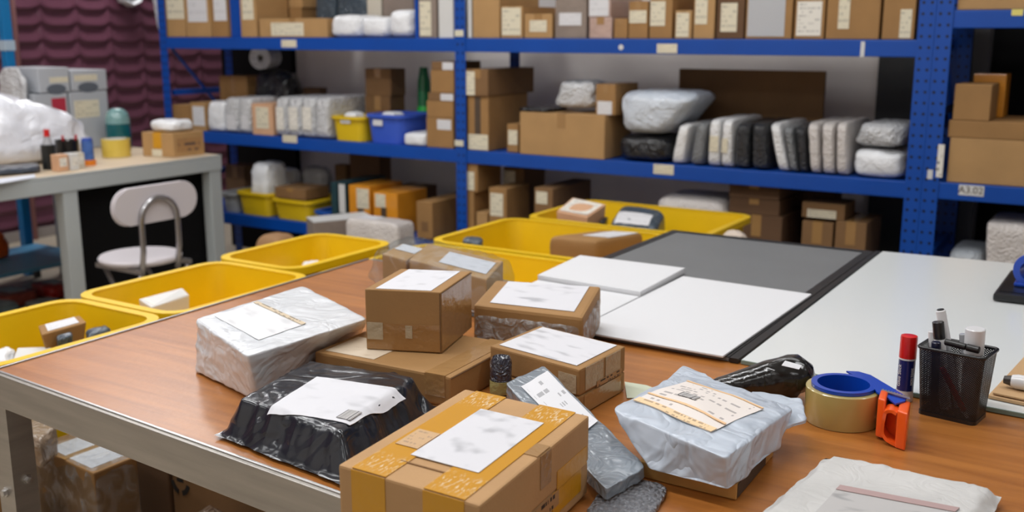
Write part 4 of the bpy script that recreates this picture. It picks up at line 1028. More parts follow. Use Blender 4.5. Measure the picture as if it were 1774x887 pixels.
# greenish sheet tucked under the grey bag
q = qz(((1082, 662), (1120, 668), (1180, 690), (1086, 690)), ZT+.0012)
tag(hexa('paper_sheet', q, [p+V((0, 0, .0008)) for p in q], mat('pale_green_paper', (200, 206, 184), .7), base=cen(q)), 'pale green sheet peeking out under the pale grey bag', 'paper')
# (h) narrow grey mailer leaning on the two-part carton
N0, N1 = atZ(1050, 848, .806), atZ(1119, 808, .806); F0, F1 = atZ(876, 663, .846), atZ(941, 632, .856)
dn = V((0, 0, -.016))
h_ = empty('grey_mailer', V((N0.x, N0.y, ZT)), 'narrow grey mailer with long white label, between carton and pale bag', 'mailer', PF)
mm = crinkle_mat('grey_mailer_plastic', (130, 139, 148), .2, 22, .4, .6)
mb = soft('body', [N0+dn, N1+dn, F1+dn, F0+dn*1.4]+[N0, N1, F1, F0], mm, h_, p=24, n=24, amp=.0014, s=30, flat=False, side=2)
q = [N0, N1, F1, F0]
drape('shipping_label', mb, [bil(q, .2, .36), bil(q, .93, .40), bil(q, .95, .93), bil(q, .2, .91)], print_mat('grey_mailer_print', paper=(222, 222, 226), rows=7, amount=.5, ucount=12), h_, n=8)
# (k) bubble pouch
q = qz(((1010, 900), (1115, 925), (1160, 848), (1062, 824)), ZT+.001)
k_ = soft('bubble_pouch', q+[p+V((0, 0, .006)) for p in q], crinkle_mat('silver_bubble', (150, 152, 158), .22, 50, .8, .5, cell=150), base=cen(q), p=7, n=22, amp=.002, s=60)
tag(k_, 'silver bubble-wrap pouch lying between the yellow-taped carton and kraft box', 'pouch')
# (j) thin kraft carton
A, B_, C_ = qz(((1105, 826), (1275, 868), (1340, 790)), ZT); D_ = A+C_-B_; b4 = at([A, B_, C_, D_], ZW0); zj = ZT+.022
j_ = hexa('kraft_box', b4, at(b4, zj), mat('kraft_box_card', (196, 150, 84), .7, var=.06), base=cen(b4), bev=.002); tag(j_, 'thin kraft box lying under the pale grey bag', 'carton', PF)
slab('dark_flap', faces_of(b4, at(b4, zj))['right'], mat('dark_card', (70, 56, 44), .6), j_, uv=(.02, .75, .1, .95))
# (i) pale grey poly bag
zi = zj+.0015
b4 = [atZ(1122, 815, zi), atZ(1262, 851, zi), atZ(1350, 776, zi)]; b4.append(b4[0]+b4[2]-b4[1]+V((-.055, .085, 0)))
t4 = [atZ(1058, 708, ZT+.074), atZ(1257, 793, ZT+.070), atZ(1376, 706, ZT+.063), atZ(1190, 641, ZT+.064)]
i_ = empty('poly_bag', cen(b4), 'pale grey poly bag with orange-edged courier label, resting on the kraft box', 'mailer', PF)
pale = crinkle_mat('pale_grey_bag', (190, 200, 213), .3, 12, .5, .3)
bm = soft_bm(b4+t4, p=24, n=46, amp=.0045, s=13, seed=4, flat=True, top=.8, side=1.2)
top = cen(t4)
for v in bm.verts:   # the contents push the top up under the label
    if v.normal.z > -.2 and v.co.z > ZT+.045:
        d = (v.co-V((top.x, top.y, v.co.z))).length; v.co.z += .013*math.exp(-(d/.075)**2)
ib = shade(from_bm('body', bm, pale, i_), 60)
q = [atZ(1097, 684, ZT+.085), atZ(1232, 735, ZT+.085), atZ(1324, 693, ZT+.085), atZ(1192, 645, ZT+.085)]
lb = drape('courier_label', ib, q, print_mat('orange_label', paper=(230, 222, 216), ink=(96, 92, 98), rows=12, amount=.55, ucount=22), i_, n=12, label='cream courier label edged in orange')
def sub(q, u0, u1, v0, v1): return [bil(q, u0, v0), bil(q, u1, v0), bil(q, u1, v1), bil(q, u0, v1)]
ORG = mat('orange_print', (236, 196, 150), .5)
drape('label_border', ib, sub(q, 0, 1, .0, .11), print_mat('orange_strip', paper=(238, 208, 166), ink=(120, 96, 84), rows=1.6, amount=.6, ucount=26), i_, n=8, off=.0024)
drape('label_border', ib, sub(q, 0, 1, .25, .28), ORG, i_, n=8, off=.0024)
drape('label_border', ib, sub(q, 0, 1, .97, 1.0), ORG, i_, n=8, off=.0024)
drape('barcode', ib, sub(q, .28, .50, .42, .54), barcode_mat(), i_, n=6, off=.0026)
fl = [t4[2]+V((-.012, -.052, -.016)), t4[2]+V((.013, -.012, -.012)), t4[2]+V((.016, .018, .002)), t4[2]+V((-.014, .012, .003))]
fl = [atZ(1318, 748, ZT+.050), atZ(1397, 728, ZT+.047), atZ(1387, 691, ZT+.056), atZ(1300, 676, ZT+.0605)]
soft('seal_flap', [p+V((0, 0, -.005)) for p in fl]+fl, pale, i_, p=14, n=14, amp=.004, s=30, flat=False)
fl = [atZ(1150, 664, ZT+.062), atZ(1262, 672, ZT+.064), atZ(1215, 644, ZT+.060), atZ(1183, 633, ZT+.060)]
soft('seal_flap', [p+V((0, 0, -.005)) for p in fl]+fl, pale, i_, p=14, n=12, amp=.002, s=30, flat=False)
# (l) yellow taped carton in front
zl = ZT+.105
t4 = qz(((586, 805), (831, 876), (1021, 720), (806, 673.5)), zl); b4 = at(t4, ZT+.0045); zs = ZT+.046
l_ = empty('yellow_taped_carton', cen(at(t4, ZT)), 'large tan carton bound with golden tape in front, near the table edge', 'carton', PF)
cc = cen(t4); ins = [V((cc.x+(p.x-cc.x)*.992, cc.y+(p.y-cc.y)*.992, p.z)) for p in at(t4, ZT+.0038)]
hexa('box_body', ins, at(ins, zs), CARD['f'], l_, bev=.002)
lb4 = at(t4, zs+.0006); hexa('lid', lb4, t4, CARD['f'], l_, bev=.003)
F = faces_of(lb4, t4); G = faces_of(ins, at(ins, zs))
for u0, u1 in ((.10, .35), (.62, .90)):
    slab('golden_tape', F['top'], TAPEG, l_, uv=(u0, u1, 0.004, .996), off=.0004)
    slab('golden_tape', F['front'], mat('golden_tape_plain', (206, 148, 26), .28, spec=.6, bump=.1, bscale=70), l_, uv=(u0, u1, .0, .99)); slab('golden_tape', G['front'], MATS['golden_tape_plain'], l_, uv=(u0, u1, .0, .99))
slab('golden_tape', F['right'], MATS['golden_tape_plain'], l_, uv=(.66, .97, .0, .38)); slab('golden_tape', G['right'], MATS['golden_tape_plain'], l_, uv=(.62, .92, .3, .99))
slab('shipping_label', F['top'], SM[3], l_, uv=(.31, .80, .22, .80), off=.0015)
slab('faded_print', F['top'], print_mat('faded_print', paper=(200, 164, 122), ink=(120, 100, 90), rows=6, amount=.45, ucount=14), l_, uv=(.13, .3, .28, .46), off=.0014)
slab('flap_joint', F['top'], mat('flap_line', (140, 104, 66), .8), l_, uv=(.3, .62, .155, .163), off=.0006)
slab('printed_mark', G['right'], print_mat('stencil_front', paper=(172, 132, 88), ink=(30, 26, 24), rows=1.5, amount=1, ucount=22), l_, uv=(.28, .68, .55, .98), off=.0006)
slab('clear_tape_end', F['top'], TAPEC, l_, uv=(.9, .995, .48, .6), off=.0003); slab('clear_tape_end', F['right'], TAPEC, l_, uv=(.5, .6, .3, .99))
# (m) black poly mailer
q = [atZ(372, 757, ZT+.002), atZ(604, 848, ZT+.002), atZ(768, 708, ZT+.002), atZ(526, 672, ZT+.002)]
m_ = empty('black_mailer', cen(q), 'glossy black poly mailer with white label near the table edge', 'mailer', PF)
bm = pillow_bm(q, .058, rim=.04, n=64, amp=.011, s=17, seed=3, inner=(.30, .25))
mb = shade(from_bm('body', bm, crinkle_mat('black_mailer_plastic', (34, 38, 46), .2, 8, .6, .5), m_), 60)
q = [atZ(462, 712, ZT+.058), atZ(606, 738, ZT+.058), atZ(703, 678, ZT+.058), atZ(549, 656, ZT+.058)]
drape('shipping_label', mb, q, SM[4], m_, n=26)
drape('barcode', mb, sub(q, .80, .96, .06, .27), barcode_mat(), m_, n=5, off=.0026)
# (a) big white poly mailer
bL, bF = atZ(334, 644, ZT+.001), atZ(446, 697, ZT+.001)
tL, tF, tR, tB = atZ(338, 551, ZT+.092), atZ(428, 616, ZT+.088), atZ(640, 552, ZT+.085), atZ(525, 493, ZT+.088)
bR = atZ(628, 588, ZT+.001); bB = bL+bR-bF
a_ = empty('white_mailer', cen([bL, bF, bR, bB]), 'large crinkled white poly mailer at the far side of the parcels', 'mailer', PF)
bm = soft_bm([bL, bF, bR, bB, tL, tF, tR, tB], p=22, n=48, amp=.0028, s=20, seed=6, side=1.1, top=.5, aniso=(1, 1, 1.6))
ab = shade(from_bm('body', bm, crinkle_mat('white_mailer_plastic', (224, 227, 231), .28, 12, .4, .35), a_), 60)
q = [atZ(372, 547, ZT+.093), atZ(448, 585, ZT+.093), atZ(530, 556, ZT+.093), atZ(446, 521, ZT+.093)]
drape('shipping_label', ab, q, print_mat('blur_white', paper=(222, 222, 224), ink=(140, 144, 150), soft=9, amount=.32), a_, n=10)
drape('label_border', ab, sub(q, 0, 1, .9, 1.0), print_mat('sand_strip', paper=(206, 188, 160), ink=(60, 56, 54), rows=1.5, amount=.8, ucount=18), a_, n=6, off=.0024)
# (n) black glossy bag
n_ = empty('black_bag', V((-.49, 1.50, ZT)), 'shiny black plastic bag twisted long, behind the tape dispenser', 'bag')
bm = bmesh.new(); pts = []; rad = []
for k in range(25):
    s = k/24; c0 = V((-.560, 1.440, 0)).lerp(V((-.430, 1.540, 0)), s); r = .008+.030*s**.7
    if s > .9: r *= 1-.35*((s-.9)/.1)**2
    pts.append(V((c0.x, c0.y, ZT+.001+r))); rad.append(r)
tube(bm, pts, rad, 28); bmesh.ops.recalc_face_normals(bm, faces=bm.faces); bm.normal_update()
mv = [v.normal*crease(V((v.co.x, v.co.y*.6, v.co.z)), 16, 4)*.0035 for v in bm.verts]
for v, d in zip(bm.verts, mv): v.co += d; v.co.z = max(v.co.z, ZT+.001)
shade(from_bm('body', bm, crinkle_mat('black_gloss_bag', (12, 12, 14), .16, 12, .5, .7), n_), 70)
ws = [atZ(1354, 634, ZT+.075), atZ(1384, 641, ZT+.075), atZ(1389, 634, ZT+.075), atZ(1360, 626, ZT+.075)]
nb = [o for o in bpy.data.objects if o.parent == n_][0]
drape('white_sticker', nb, ws, LBLW, n_, n=5)
# (r) white mailer cut off at the lower right
q = [atZ(1300, 915, ZT+.004), atZ(1660, 985, ZT+.004), atZ(1738, 870, ZT+.004), atZ(1430, 802, ZT+.004)]
r_ = empty('white_padded_mailer', cen(q), 'off-white padded mailer with pink-edged label, alone on the near table', 'mailer')
mb = shade(from_bm('body', pillow_bm(q, .02, rim=.3, n=40, amp=.004, s=24, seed=8, inner=(.16, .16)), crinkle_mat('soft_white_paper', (200, 199, 197), .6, 22, .2, .0), r_), 60)
lq = [atZ(1400, 905, ZT+.022), atZ(1600, 940, ZT+.022), atZ(1662, 885, ZT+.022), atZ(1455, 845, ZT+.022)]
drape('shipping_label', mb, lq, print_mat('blur_r', paper=(186, 184, 183), ink=(92, 94, 100), soft=5, amount=.9), r_, n=8)
drape('label_border', mb, sub(lq, 0, 1, .86, 1.0), mat('pinkish_band', (176, 150, 148), .6), r_, n=8, off=.0022)
# ================================================================== tape dispenser
TR = .0530; TH = .052
tc_ = V((-.3535, 1.481, ZT))
td = empty('tape_dispenser', tc_, 'hand tape dispenser with blue ring and orange handle, clear tape loaded', 'tape dispenser')
TAN = mat('tape_roll_amber', (190, 172, 108), .16, spec=.6, var=.05, vscale=20, coat=.5)
lathe_obj('tape_roll', [(TR*.80, .0005), (TR-.001, .0005), (TR, .002), (TR, TH-.001), (TR-.001, TH), (TR*.80, TH)], tc_, TAN, td, seg=64, closed=True)
lathe_obj('cardboard_core', [(TR*.765, .0006), (TR*.80, .0006), (TR*.80, TH), (TR*.765, TH)], tc_, CARD['a'], td, seg=64, closed=True)
DB = mat('dispenser_blue', (10, 66, 176), .28, coat=.3)
ri = TR*.70
lathe_obj('hub_ring', [(ri, .002), (TR*.76, .002), (TR*.76, TH+.0005), (TR*.86, TH+.0006), (TR*.86, TH+.0055), (ri, TH+.0055)], tc_, DB, td, seg=64, closed=True)
# blue arm reaching from the ring to the orange handle block
ztop = TH+.0032
bm = bmesh.new()
pts = [atZ(x, y, ZT+ztop) for x, y in ((1466, 645), (1487, 646), (1508, 652), (1545, 674), (1571, 690), (1568, 697), (1551, 702), (1536, 690), (1519, 682), (1512, 672), (1500, 662), (1478, 652))]
poly_prism(bm, [V((p.x, p.y, ZT+ztop)) for p in pts], (0, 0, 1), .0024)
from_bm('arm_plate', bm, DB, td)
bm = bmesh.new()   # blue side wall below the plate edge
a, b = atZ(1524, 661, ZT+ztop), atZ(1568, 688, ZT+ztop); nn = V((b.y-a.y, a.x-b.x, 0)).normalized()*.002
poly_prism(bm, [V((a.x, a.y, ZT+.006)), V((b.x, b.y, ZT+.006)), V((b.x, b.y, ZT+ztop)), V((a.x, a.y, ZT+ztop))], nn, .002)
from_bm('arm_side', bm, DB, td)
ORM = mat('orange_plastic', (240, 92, 24), .3, coat=.3)
H0 = V((-.2925, 1.426, ZT)); e1 = V((.945, -.33, 0)).normalized(); e2 = V((-.13, .99, 0)).normalized(); HH = .059
def L(a, b, z): return H0+e1*a+e2*b+V((0, 0, z))
def blk(a0, a1, b0, b1, z0, z1):
    add_hexa(bm, [L(a0, b0, z0), L(a1, b0, z0), L(a1, b1, z0), L(a0, b1, z0)], [L(a0, b0, z1), L(a1, b0, z1), L(a1, b1, z1), L(a0, b1, z1)])
bm = bmesh.new()
blk(.0, .012, .006, .046, .004, HH+.002)
blk(.031, .047, -.004, .048, .0008, HH-.004)
blk(.0122, .0308, .022, .030, .006, HH-.012)
bevel_all(bm, .0028, 3)
shade(from_bm('handle', bm, ORM, td), 50)
bm = bmesh.new()
ar = [L(.030, -.002, HH-.010), L(.022, -.003, HH-.008), L(.014, -.004, HH-.012), L(.012, -.006, HH-.022), L(.011, -.006, .028), L(.012, -.005, .016), L(.018, -.004, .009), L(.027, -.003, .006), L(.036, -.001, .004)]
sm = []
for i in range(len(ar)-1):
    p0, p1_, p2_, p3_ = ar[max(i-1, 0)], ar[i], ar[i+1], ar[min(i+2, len(ar)-1)]
    for k in range(6):
        t = k/6; sm.append(.5*((2*p1_)+(p2_-p0)*t+(2*p0-5*p1_+4*p2_-p3_)*t*t+(3*p1_-p0-3*p2_+p3_)*t**3))
sm.append(ar[-1]); prev = None
for i, p in enumerate(sm):
    tdir = (sm[min(i+1, len(sm)-1)]-sm[max(i-1, 0)]).normalized(); w = e2*.013; nrm = tdir.cross(w).normalized()*.0022
    r4 = [bm.verts.new(p+w*1.9+nrm), bm.verts.new(p+w*1.9-nrm), bm.verts.new(p-w*.1-nrm), bm.verts.new(p-w*.1+nrm)]
    if prev:
        for k in range(4): bm.faces.new((prev[k], prev[(k+1) % 4], r4[(k+1) % 4], r4[k]))
    else: bm.faces.new(r4)
    prev = r4
bm.faces.new(prev[::-1])
shade(from_bm('grip_bow', bm, ORM, td), 60)
bm = bmesh.new(); teeth = []
for i in range(10):
    a = .001+i*.0045; teeth += [L(a, .048, HH+.001), L(a+.00225, .052, HH+.001)]
poly_prism(bm, [L(.001, .042, HH+.001)]+teeth+[L(.046, .042, HH+.001)], (0, 0, 1), .0008)
from_bm('cutter_blade', bm, SIL, td)

# ================================================================== glue stick
gp = atZ(1566, 693, ZT); gr = .0127
gs = empty('glue_stick', gp, 'blue glue stick with red cap standing beside the pen cup', 'glue stick')
ght = up_to(gp, 581)
NAVY = mat('glue_navy', (22, 34, 104), .3, coat=.3); WHP = mat('glue_white', (220, 218, 222), .35); REDC = mat('glue_red', (206, 24, 22), .3, coat=.3)
lathe_obj('base_cap', [(0, .0), (gr*.95, 0), (gr, .002), (gr, ght*.17), (0, ght*.17)], gp, WHP, gs)
lathe_obj('tube_body', [(0, ght*.171), (gr*.985, ght*.171), (gr*.985, ght*.64), (gr, ght*.641), (gr, ght*.665), (0, ght*.665)], gp, [NAVY], gs)
lathe_obj('collar', [(gr*.99, ght*.641), (gr*1.02, ght*.642), (gr*1.02, ght*.664), (gr*.99, ght*.665)], gp, WHP, gs, closed=True)
lathe_obj('red_cap', [(0, ght*.666), (gr*1.01, ght*.666), (gr*.99, ght*.97), (gr*.95, ght*.995), (gr*.8, ght), (0, ght)], gp, REDC, gs)
camdir = math.atan2(-gp.y, -gp.x)
def glue_warp(ang, dz, flip=1):
    def f(co):   # text runs up the tube
        a = ang-flip*co.y/gr; r = gr*.985+.0004+co.z
        return V((gp.x+r*math.cos(a), gp.y+r*math.sin(a), gp.z+dz+flip*co.x))
    return f
text_obj('lettering', 'Glue Stick', .0085, gp, (1, 0, 0), (0, 1, 0), WHP, gs, .0002, glue_warp(camdir-.85, ght*.40))
text_obj('lettering', 'NON TOXIC', .0048, gp, (1, 0, 0), (0, 1, 0), WHP, gs, .0002, glue_warp(camdir+.75, ght*.40))

# ================================================================== pen cup with pens
c0, c1, c2 = atZ(1589, 716, ZT), atZ(1688, 739, ZT), atZ(1709, 722, ZT)
ux = (c1-c0); wx = ux.length; ux.normalize(); uy = V((-ux.y, ux.x, 0)); wy = .058
cc = c0+ux*wx/2+uy*wy/2; ch = up_to(c1, 618)
pc = empty('pen_cup', cc, 'black wire-mesh pen cup on the wooden table edge', 'pen cup')
def mesh_mat():
    m = bpy.data.materials.new('black_wire_mesh'); m.use_nodes = True; nt = m.node_tree; b = nt.nodes['Principled BSDF']
    b.inputs['Base Color'].default_value = (*lin((16, 16, 18)), 1); b.inputs['Roughness'].default_value = .4
    tc = nd(nt, 'ShaderNodeTexCoord'); sp = nd(nt, 'ShaderNodeSeparateXYZ'); nt.links.new(tc.outputs['UV'], sp.inputs[0])
    def M(op, a, bb=0):
        q = nd(nt, 'ShaderNodeMath', operation=op)
        for i, s in enumerate((a, bb)):
            if isinstance(s, (int, float)): q.inputs[i].default_value = s
            else: nt.links.new(s, q.inputs[i])
        return q.outputs[0]
    # diamond expanded-metal holes, 3.2 mm pitch
    s = M('MULTIPLY', M('ADD', sp.outputs[0], sp.outputs[1]), 300); t = M('MULTIPLY', M('SUBTRACT', sp.outputs[0], sp.outputs[1]), 300)
    a = M('ABSOLUTE', M('SUBTRACT', M('FRACT', s), .5)); c = M('ABSOLUTE', M('SUBTRACT', M('FRACT', t), .5))
    k = M('MULTIPLY', M('LESS_THAN', a, .2), M('LESS_THAN', c, .2))
    nt.links.new(M('SUBTRACT', 1, k), b.inputs['Alpha'])
    return m
MESHM = mesh_mat(); BLKP = mat('black_plastic', (14, 14, 16), .32, coat=.2)
def rrect(sx, sy, r, z, n=6):
    out = []
    for (qx, qy, a0) in ((1, 1, 0), (-1, 1, 90), (-1, -1, 180), (1, -1, 270)):
        for s in range(n):
            a = math.radians(a0+90*s/(n-1)); out.append(cc+ux*(qx*(sx/2-r)+r*math.cos(a))+uy*(qy*(sy/2-r)+r*math.sin(a))+V((0, 0, z)))
    return out
FLR = 1.17
def rsz(k): return wx*(1+(FLR-1)*k)*.985, wy*(1+(FLR-1)*k)*.985
bm = bmesh.new(); uvl = bm.loops.layers.uv.verify(); rows = 8; R = []
for i in range(rows+1):
    k = i/rows; sx, sy = rsz(k); R.append([bm.verts.new(p) for p in rrect(sx, sy, .008, .004+(ch-.006)*k)])
n = len(R[0]); cum = [0]
for i in range(n): cum.append(cum[-1]+(R[0][i].co-R[0][(i+1) % n].co).length)
for i in range(rows):
    for k in range(n):
        f = bm.faces.new((R[i][k], R[i][(k+1) % n], R[i+1][(k+1) % n], R[i+1][k]))
        for l, (a, b) in zip(f.loops, ((cum[k], i), (cum[k+1], i), (cum[k+1], i+1), (cum[k], i+1))): l[uvl].uv = (a, b*(ch-.006)/rows)
shade(from_bm('mesh_wall', bm, MESHM, pc), 50)
bm = bmesh.new(); sx, sy = rsz(1); tube(bm, rrect(sx, sy, .008, ch-.002), .0026, 8, closed=True); from_bm('rim', bm, BLKP, pc, smooth=True)
bm = bmesh.new(); sx, sy = rsz(0); a = [bm.verts.new(p) for p in rrect(sx+.002, sy+.002, .008, 0)]; b = [bm.verts.new(p) for p in rrect(sx+.002, sy+.002, .008, .006)]
bm.faces.new(a[::-1]); bm.faces.new(b)
for k in range(n): bm.faces.new((a[k], a[(k+1) % n], b[(k+1) % n], b[k]))
from_bm('base_plate', bm, BLKP, pc)
def C(a, b, z): return cc+ux*a*wx+uy*b*wy+V((0, 0, z))
def pen(label, p0, p1, r, parts, cat='pen', name='marker_pen'):
    """pen along p0->p1; parts = (name, t0, t1, radius factor, material)"""
    t = empty(name, p0, label, cat, 'pens in the mesh cup'); ax = (p1-p0); ln = ax.length; ax.normalize()
    for nm, t0, t1, f, m in parts:
        e = .0012
        lathe_obj(nm, [(0, ln*t0), (r*f-e, ln*t0), (r*f, ln*t0+e), (r*f, ln*t1-e), (r*f-e, ln*t1), (0, ln*t1)], p0, m, t, axis=ax, seg=16)
    return t
WH = mat('pen_white', (222, 222, 224), .3, coat=.2); GRC = mat('pen_clear_grey', (176, 178, 182), .2, coat=.3); NV = mat('pen_navy', (22, 26, 54), .3)
RED = mat('pen_red', (190, 24, 34), .3)
# pens lean inside the cup; the tops follow the photograph's fan
def topat(px, py, b): # point above the cup at image place px,py in the plane through depth b
    o = C(0, b, 0); d = ray(px, py); t = (o-CAMP).dot(uy)/d.dot(uy); return CAMP+d*t
pen('white marker with black cap-end standing tallest in the mesh cup', C(.05, .24, .008), topat(1629, 535, .24), .0072, (('barrel', 0, .66, .8, GRC), ('cap', .661, .985, 1, WH), ('cap_end', .986, 1, .75, BLKP)))
pen('white marker with black cap in front of the tallest one', C(-.10, -.06, .008), topat(1625, 557, -.06), .0085, (('barrel', 0, .80, .95, WH), ('cap', .801, 1, 1, BLKP)))
pen('translucent white-capped pen at the glue-stick side of the cup', C(-.34, .1, .008), topat(1616, 573, .1), .0066, (('barrel', 0, .78, .8, GRC), ('cap', .781, 1, 1, WH)))
pen('thick white correction bottle at the far side of the cup', C(.28, .05, .008), topat(1690, 569, .0), .0140, (('barrel', 0, .70, .98, GRC), ('cap', .701, 1, 1, WH)), 'correction pen', 'correction_bottle')
pen('navy capped pen low in the front corner of the cup', C(-.25, -.33, .008), topat(1622, 592, -.35), .0068, (('barrel', 0, .8, .9, NV), ('cap', .801, 1, 1, NV)))
pen('black pen lying across the front rim of the cup', topat(1637, 592, -.40), topat(1697, 607, -.40), .0052, (('barrel', 0, .62, .95, BLKP), ('cap', .621, 1, 1.05, BLKP)))
pen('red pen seen slanting through the mesh of the cup', C(.36, -.40, .008), C(-.16, -.44, .078), .0042, (('tip', 0, .14, .6, WH), ('barrel', .141, 1, 1, RED)))
pen('clear ridged pen behind the correction bottle', C(.20, .36, .008), topat(1668, 578, .38), .005, (('barrel', 0, .8, .9, GRC), ('cap', .801, 1, 1.1, GRC)))

# ================================================================== kraft board, marker, tablet
q = [atZ(1711, 690, zg1+.001), atZ(1800, 709, zg1+.001), atZ(1830, 640, zg1+.001), atZ(1774, 622, zg1+.001)]
kb = hexa('kraft_board', q, [p+V((0, 0, .005)) for p in q], mat('kraft_board_card', (190, 154, 112), .7, var=.05), base=cen(q), bev=.001); tag(kb, 'kraft cardboard sheets lying on the white glass at the frame edge', 'cardboard')
q2 = [p+V((.006, .004, .0065)) for p in q]
hexa('upper_sheet', q2, [p+V((0, 0, .003)) for p in q2], MATS['kraft_board_card'], kb, bev=.0008)
z = zg1+.011+.012
p0 = atZ(1738, 657, z); p1 = atZ(1800, 668, z)
t = empty('white_marker', V((p0.x, p0.y, zg1+.011)), 'white marker with dark cap lying on the kraft sheets', 'marker'); ax = (p1-p0).normalized()
lathe_obj('cap_tip', [(0, 0), (.006, .001), (.0085, .012), (0, .012)], p0, mat('brown_tip', (60, 52, 46), .4), t, axis=ax, seg=16)
lathe_obj('barrel', [(0, .0121), (.0095, .0121), (.0115, .02), (.0115, .07), (0, .07)], p0, WH, t, axis=ax, seg=16)
q = [atZ(1719, 521, zg1+.002), atZ(1850, 536, zg1+.002), atZ(1850, 490, zg1+.002), atZ(1750, 478, zg1+.002)]
t = empty('desk_tablet', cen(q), 'black tablet-like box lying on the far end of the white glass', 'device')
hexa('body', q, [p+V((0, 0, .016)) for p in q], mat('tablet_black', (22, 24, 27), .4), t, bev=.005)
qq = [p+V((0, 0, .0162)) for p in q]; slab('screen_panel', qq, mat('tablet_screen', (30, 32, 36), .2), t, uv=(.06, .94, .1, .9))
p = atZ(1768, 497, zg1+.02); dc = V((p.x+.02, p.y+.02, zg1+.0198))
t = empty('blue_dispenser', dc, 'blue plastic tape holder resting on the black tablet', 'tape holder')
bm = bmesh.new(); lathe(bm, [(.020, -.022), (.034, -.022), (.036, -.018), (.036, .018), (.034, .022), (.020, .022)], dc+V((0, 0, .036)), V((.3, 1, 0)), 28, True)
shade(from_bm('ring', bm, DB, t), 50)
bm = bmesh.new(); add_box(bm, dc.x-.034, dc.x+.05, dc.y-.02, dc.y+.024, dc.z, dc.z+.008); bevel_all(bm, .003); from_bm('foot', bm, DB, t)

# ================================================================== cartons under the wooden table
GU = 'cartons stored under the wooden table'
zu = .5
o = box('carton', -1.955, -1.777, .93, 1.095, 0, zu, CARD['b'], base=V((-1.87, 1.04, 0)), bev=.004); tag(o, 'plain tan carton just behind the silver table leg', 'carton', GU)
slab('flap_joint', rect(-1.955, -1.777, .93, 1.095, zu), CARD['d'], o, uv=(.48, .51, 0, 1))
b4 = [atZ(58, 772, zu), atZ(162, 820, zu), atZ(237, 790, zu), atZ(135, 745, zu)]
o = hexa('wrapped_carton', at(b4, 0), b4, CARD['b'], base=cen(at(b4, 0)), bev=.004); tag(o, 'film-wrapped carton with two white labels under the table apron', 'carton', GU)
slab('shipping_label', b4, LBLW, o, uv=(.17, .46, .12, .95)); slab('shipping_label', b4, LBLW, o, uv=(.54, .9, .1, .95)); slab('tape_strip', b4, TAPEC, o, uv=(.46, .54, 0, 1))
cw = cen(b4)
soft('clear_wrap', [V((cw.x+(p.x-cw.x)*1.05, cw.y+(p.y-cw.y)*1.05, .001)) for p in b4]+[V((cw.x+(p.x-cw.x)*1.03, cw.y+(p.y-cw.y)*1.03, zu+.004)) for p in b4], film_mat('wrap_film', opacity=.06, gloss=.3, bscale=24), o, p=16, n=14, amp=.003, s=26)
o = soft('wrapped_bundle', [p for p in [V((q_.x, q_.y, .512)) for q_ in qz(((38, 748), (70, 760), (98, 738), (58, 720)), .575)]]+qz(((38, 748), (70, 760), (98, 738), (58, 720)), .575), crinkle_mat('beige_film', (146, 128, 110), .3, 24, .6, .4), base=atZ(70, 735, 0), p=8, n=12, amp=.006)
o2 = o; tag(o, 'beige film-wrapped bundle behind the carton with two labels', 'bundle')
o = box('carton', -1.91, -1.722, 1.36, 1.7, 0, .49, CARD['d'], base=V((-1.82, 1.53, 0)), bev=.004); tag(o, 'dark brown carton between the labelled carton and the ring-marked one', 'carton', GU)
slab('flap_joint', rect(-1.91, -1.722, 1.36, 1.7, .49), CARD['c'], o, uv=(.48, .52, 0, 1))
x0, x1, yy = -1.71, -1.08, 1.36
o = box('carton', x0, x1, yy, yy+.32, 0, .57, CARD['c'], base=V(((x0+x1)/2, yy+.16, 0)), bev=.004); tag(o, 'large brown carton with a black ring mark deep under the table', 'carton', GU)
Fq = [V((x0, yy, 0)), V((x1, yy, 0)), V((x1, yy, .57)), V((x0, yy, .57))]
p = atY(312, 832, yy-.001); bm = bmesh.new()
for k in range(4):
    a0 = k*90+10; n = 8; ri_, ro = .020, .030; pts = [p+V((ro*math.cos(math.radians(a0+65*i/n)), 0, ro*1.15*math.sin(math.radians(a0+65*i/n)))) for i in range(n+1)]+[p+V((ri_*math.cos(math.radians(a0+65*i/n)), 0, ri_*1.15*math.sin(math.radians(a0+65*i/n)))) for i in range(n, -1, -1)]
    poly_prism(bm, pts, (0, -1, 0), .0006)
add_box(bm, p.x-.010, p.x+.010, p.y-.0006, p.y, p.z-.004, p.z+.004); add_box(bm, p.x-.018, p.x+.012, p.y-.0006, p.y, p.z+.042, p.z+.050)
from_bm('printed_mark', bm, mat('stencil_black', (28, 24, 22), .7), o)
zz = .44; q = qz(((330, 888), (364, 870), (400, 890), (362, 910)), zz)
q = [q[0], q[3], q[2], q[1]]
o = soft('wrapped_packet', at(q, 0)+q, crinkle_mat('brown_film', (150, 128, 108), .25, 30, .8, .5), base=cen(at(q, 0)), p=9, n=12, amp=.006); tag(o, 'brown film-wrapped packet standing lowest under the table apron', 'packet')

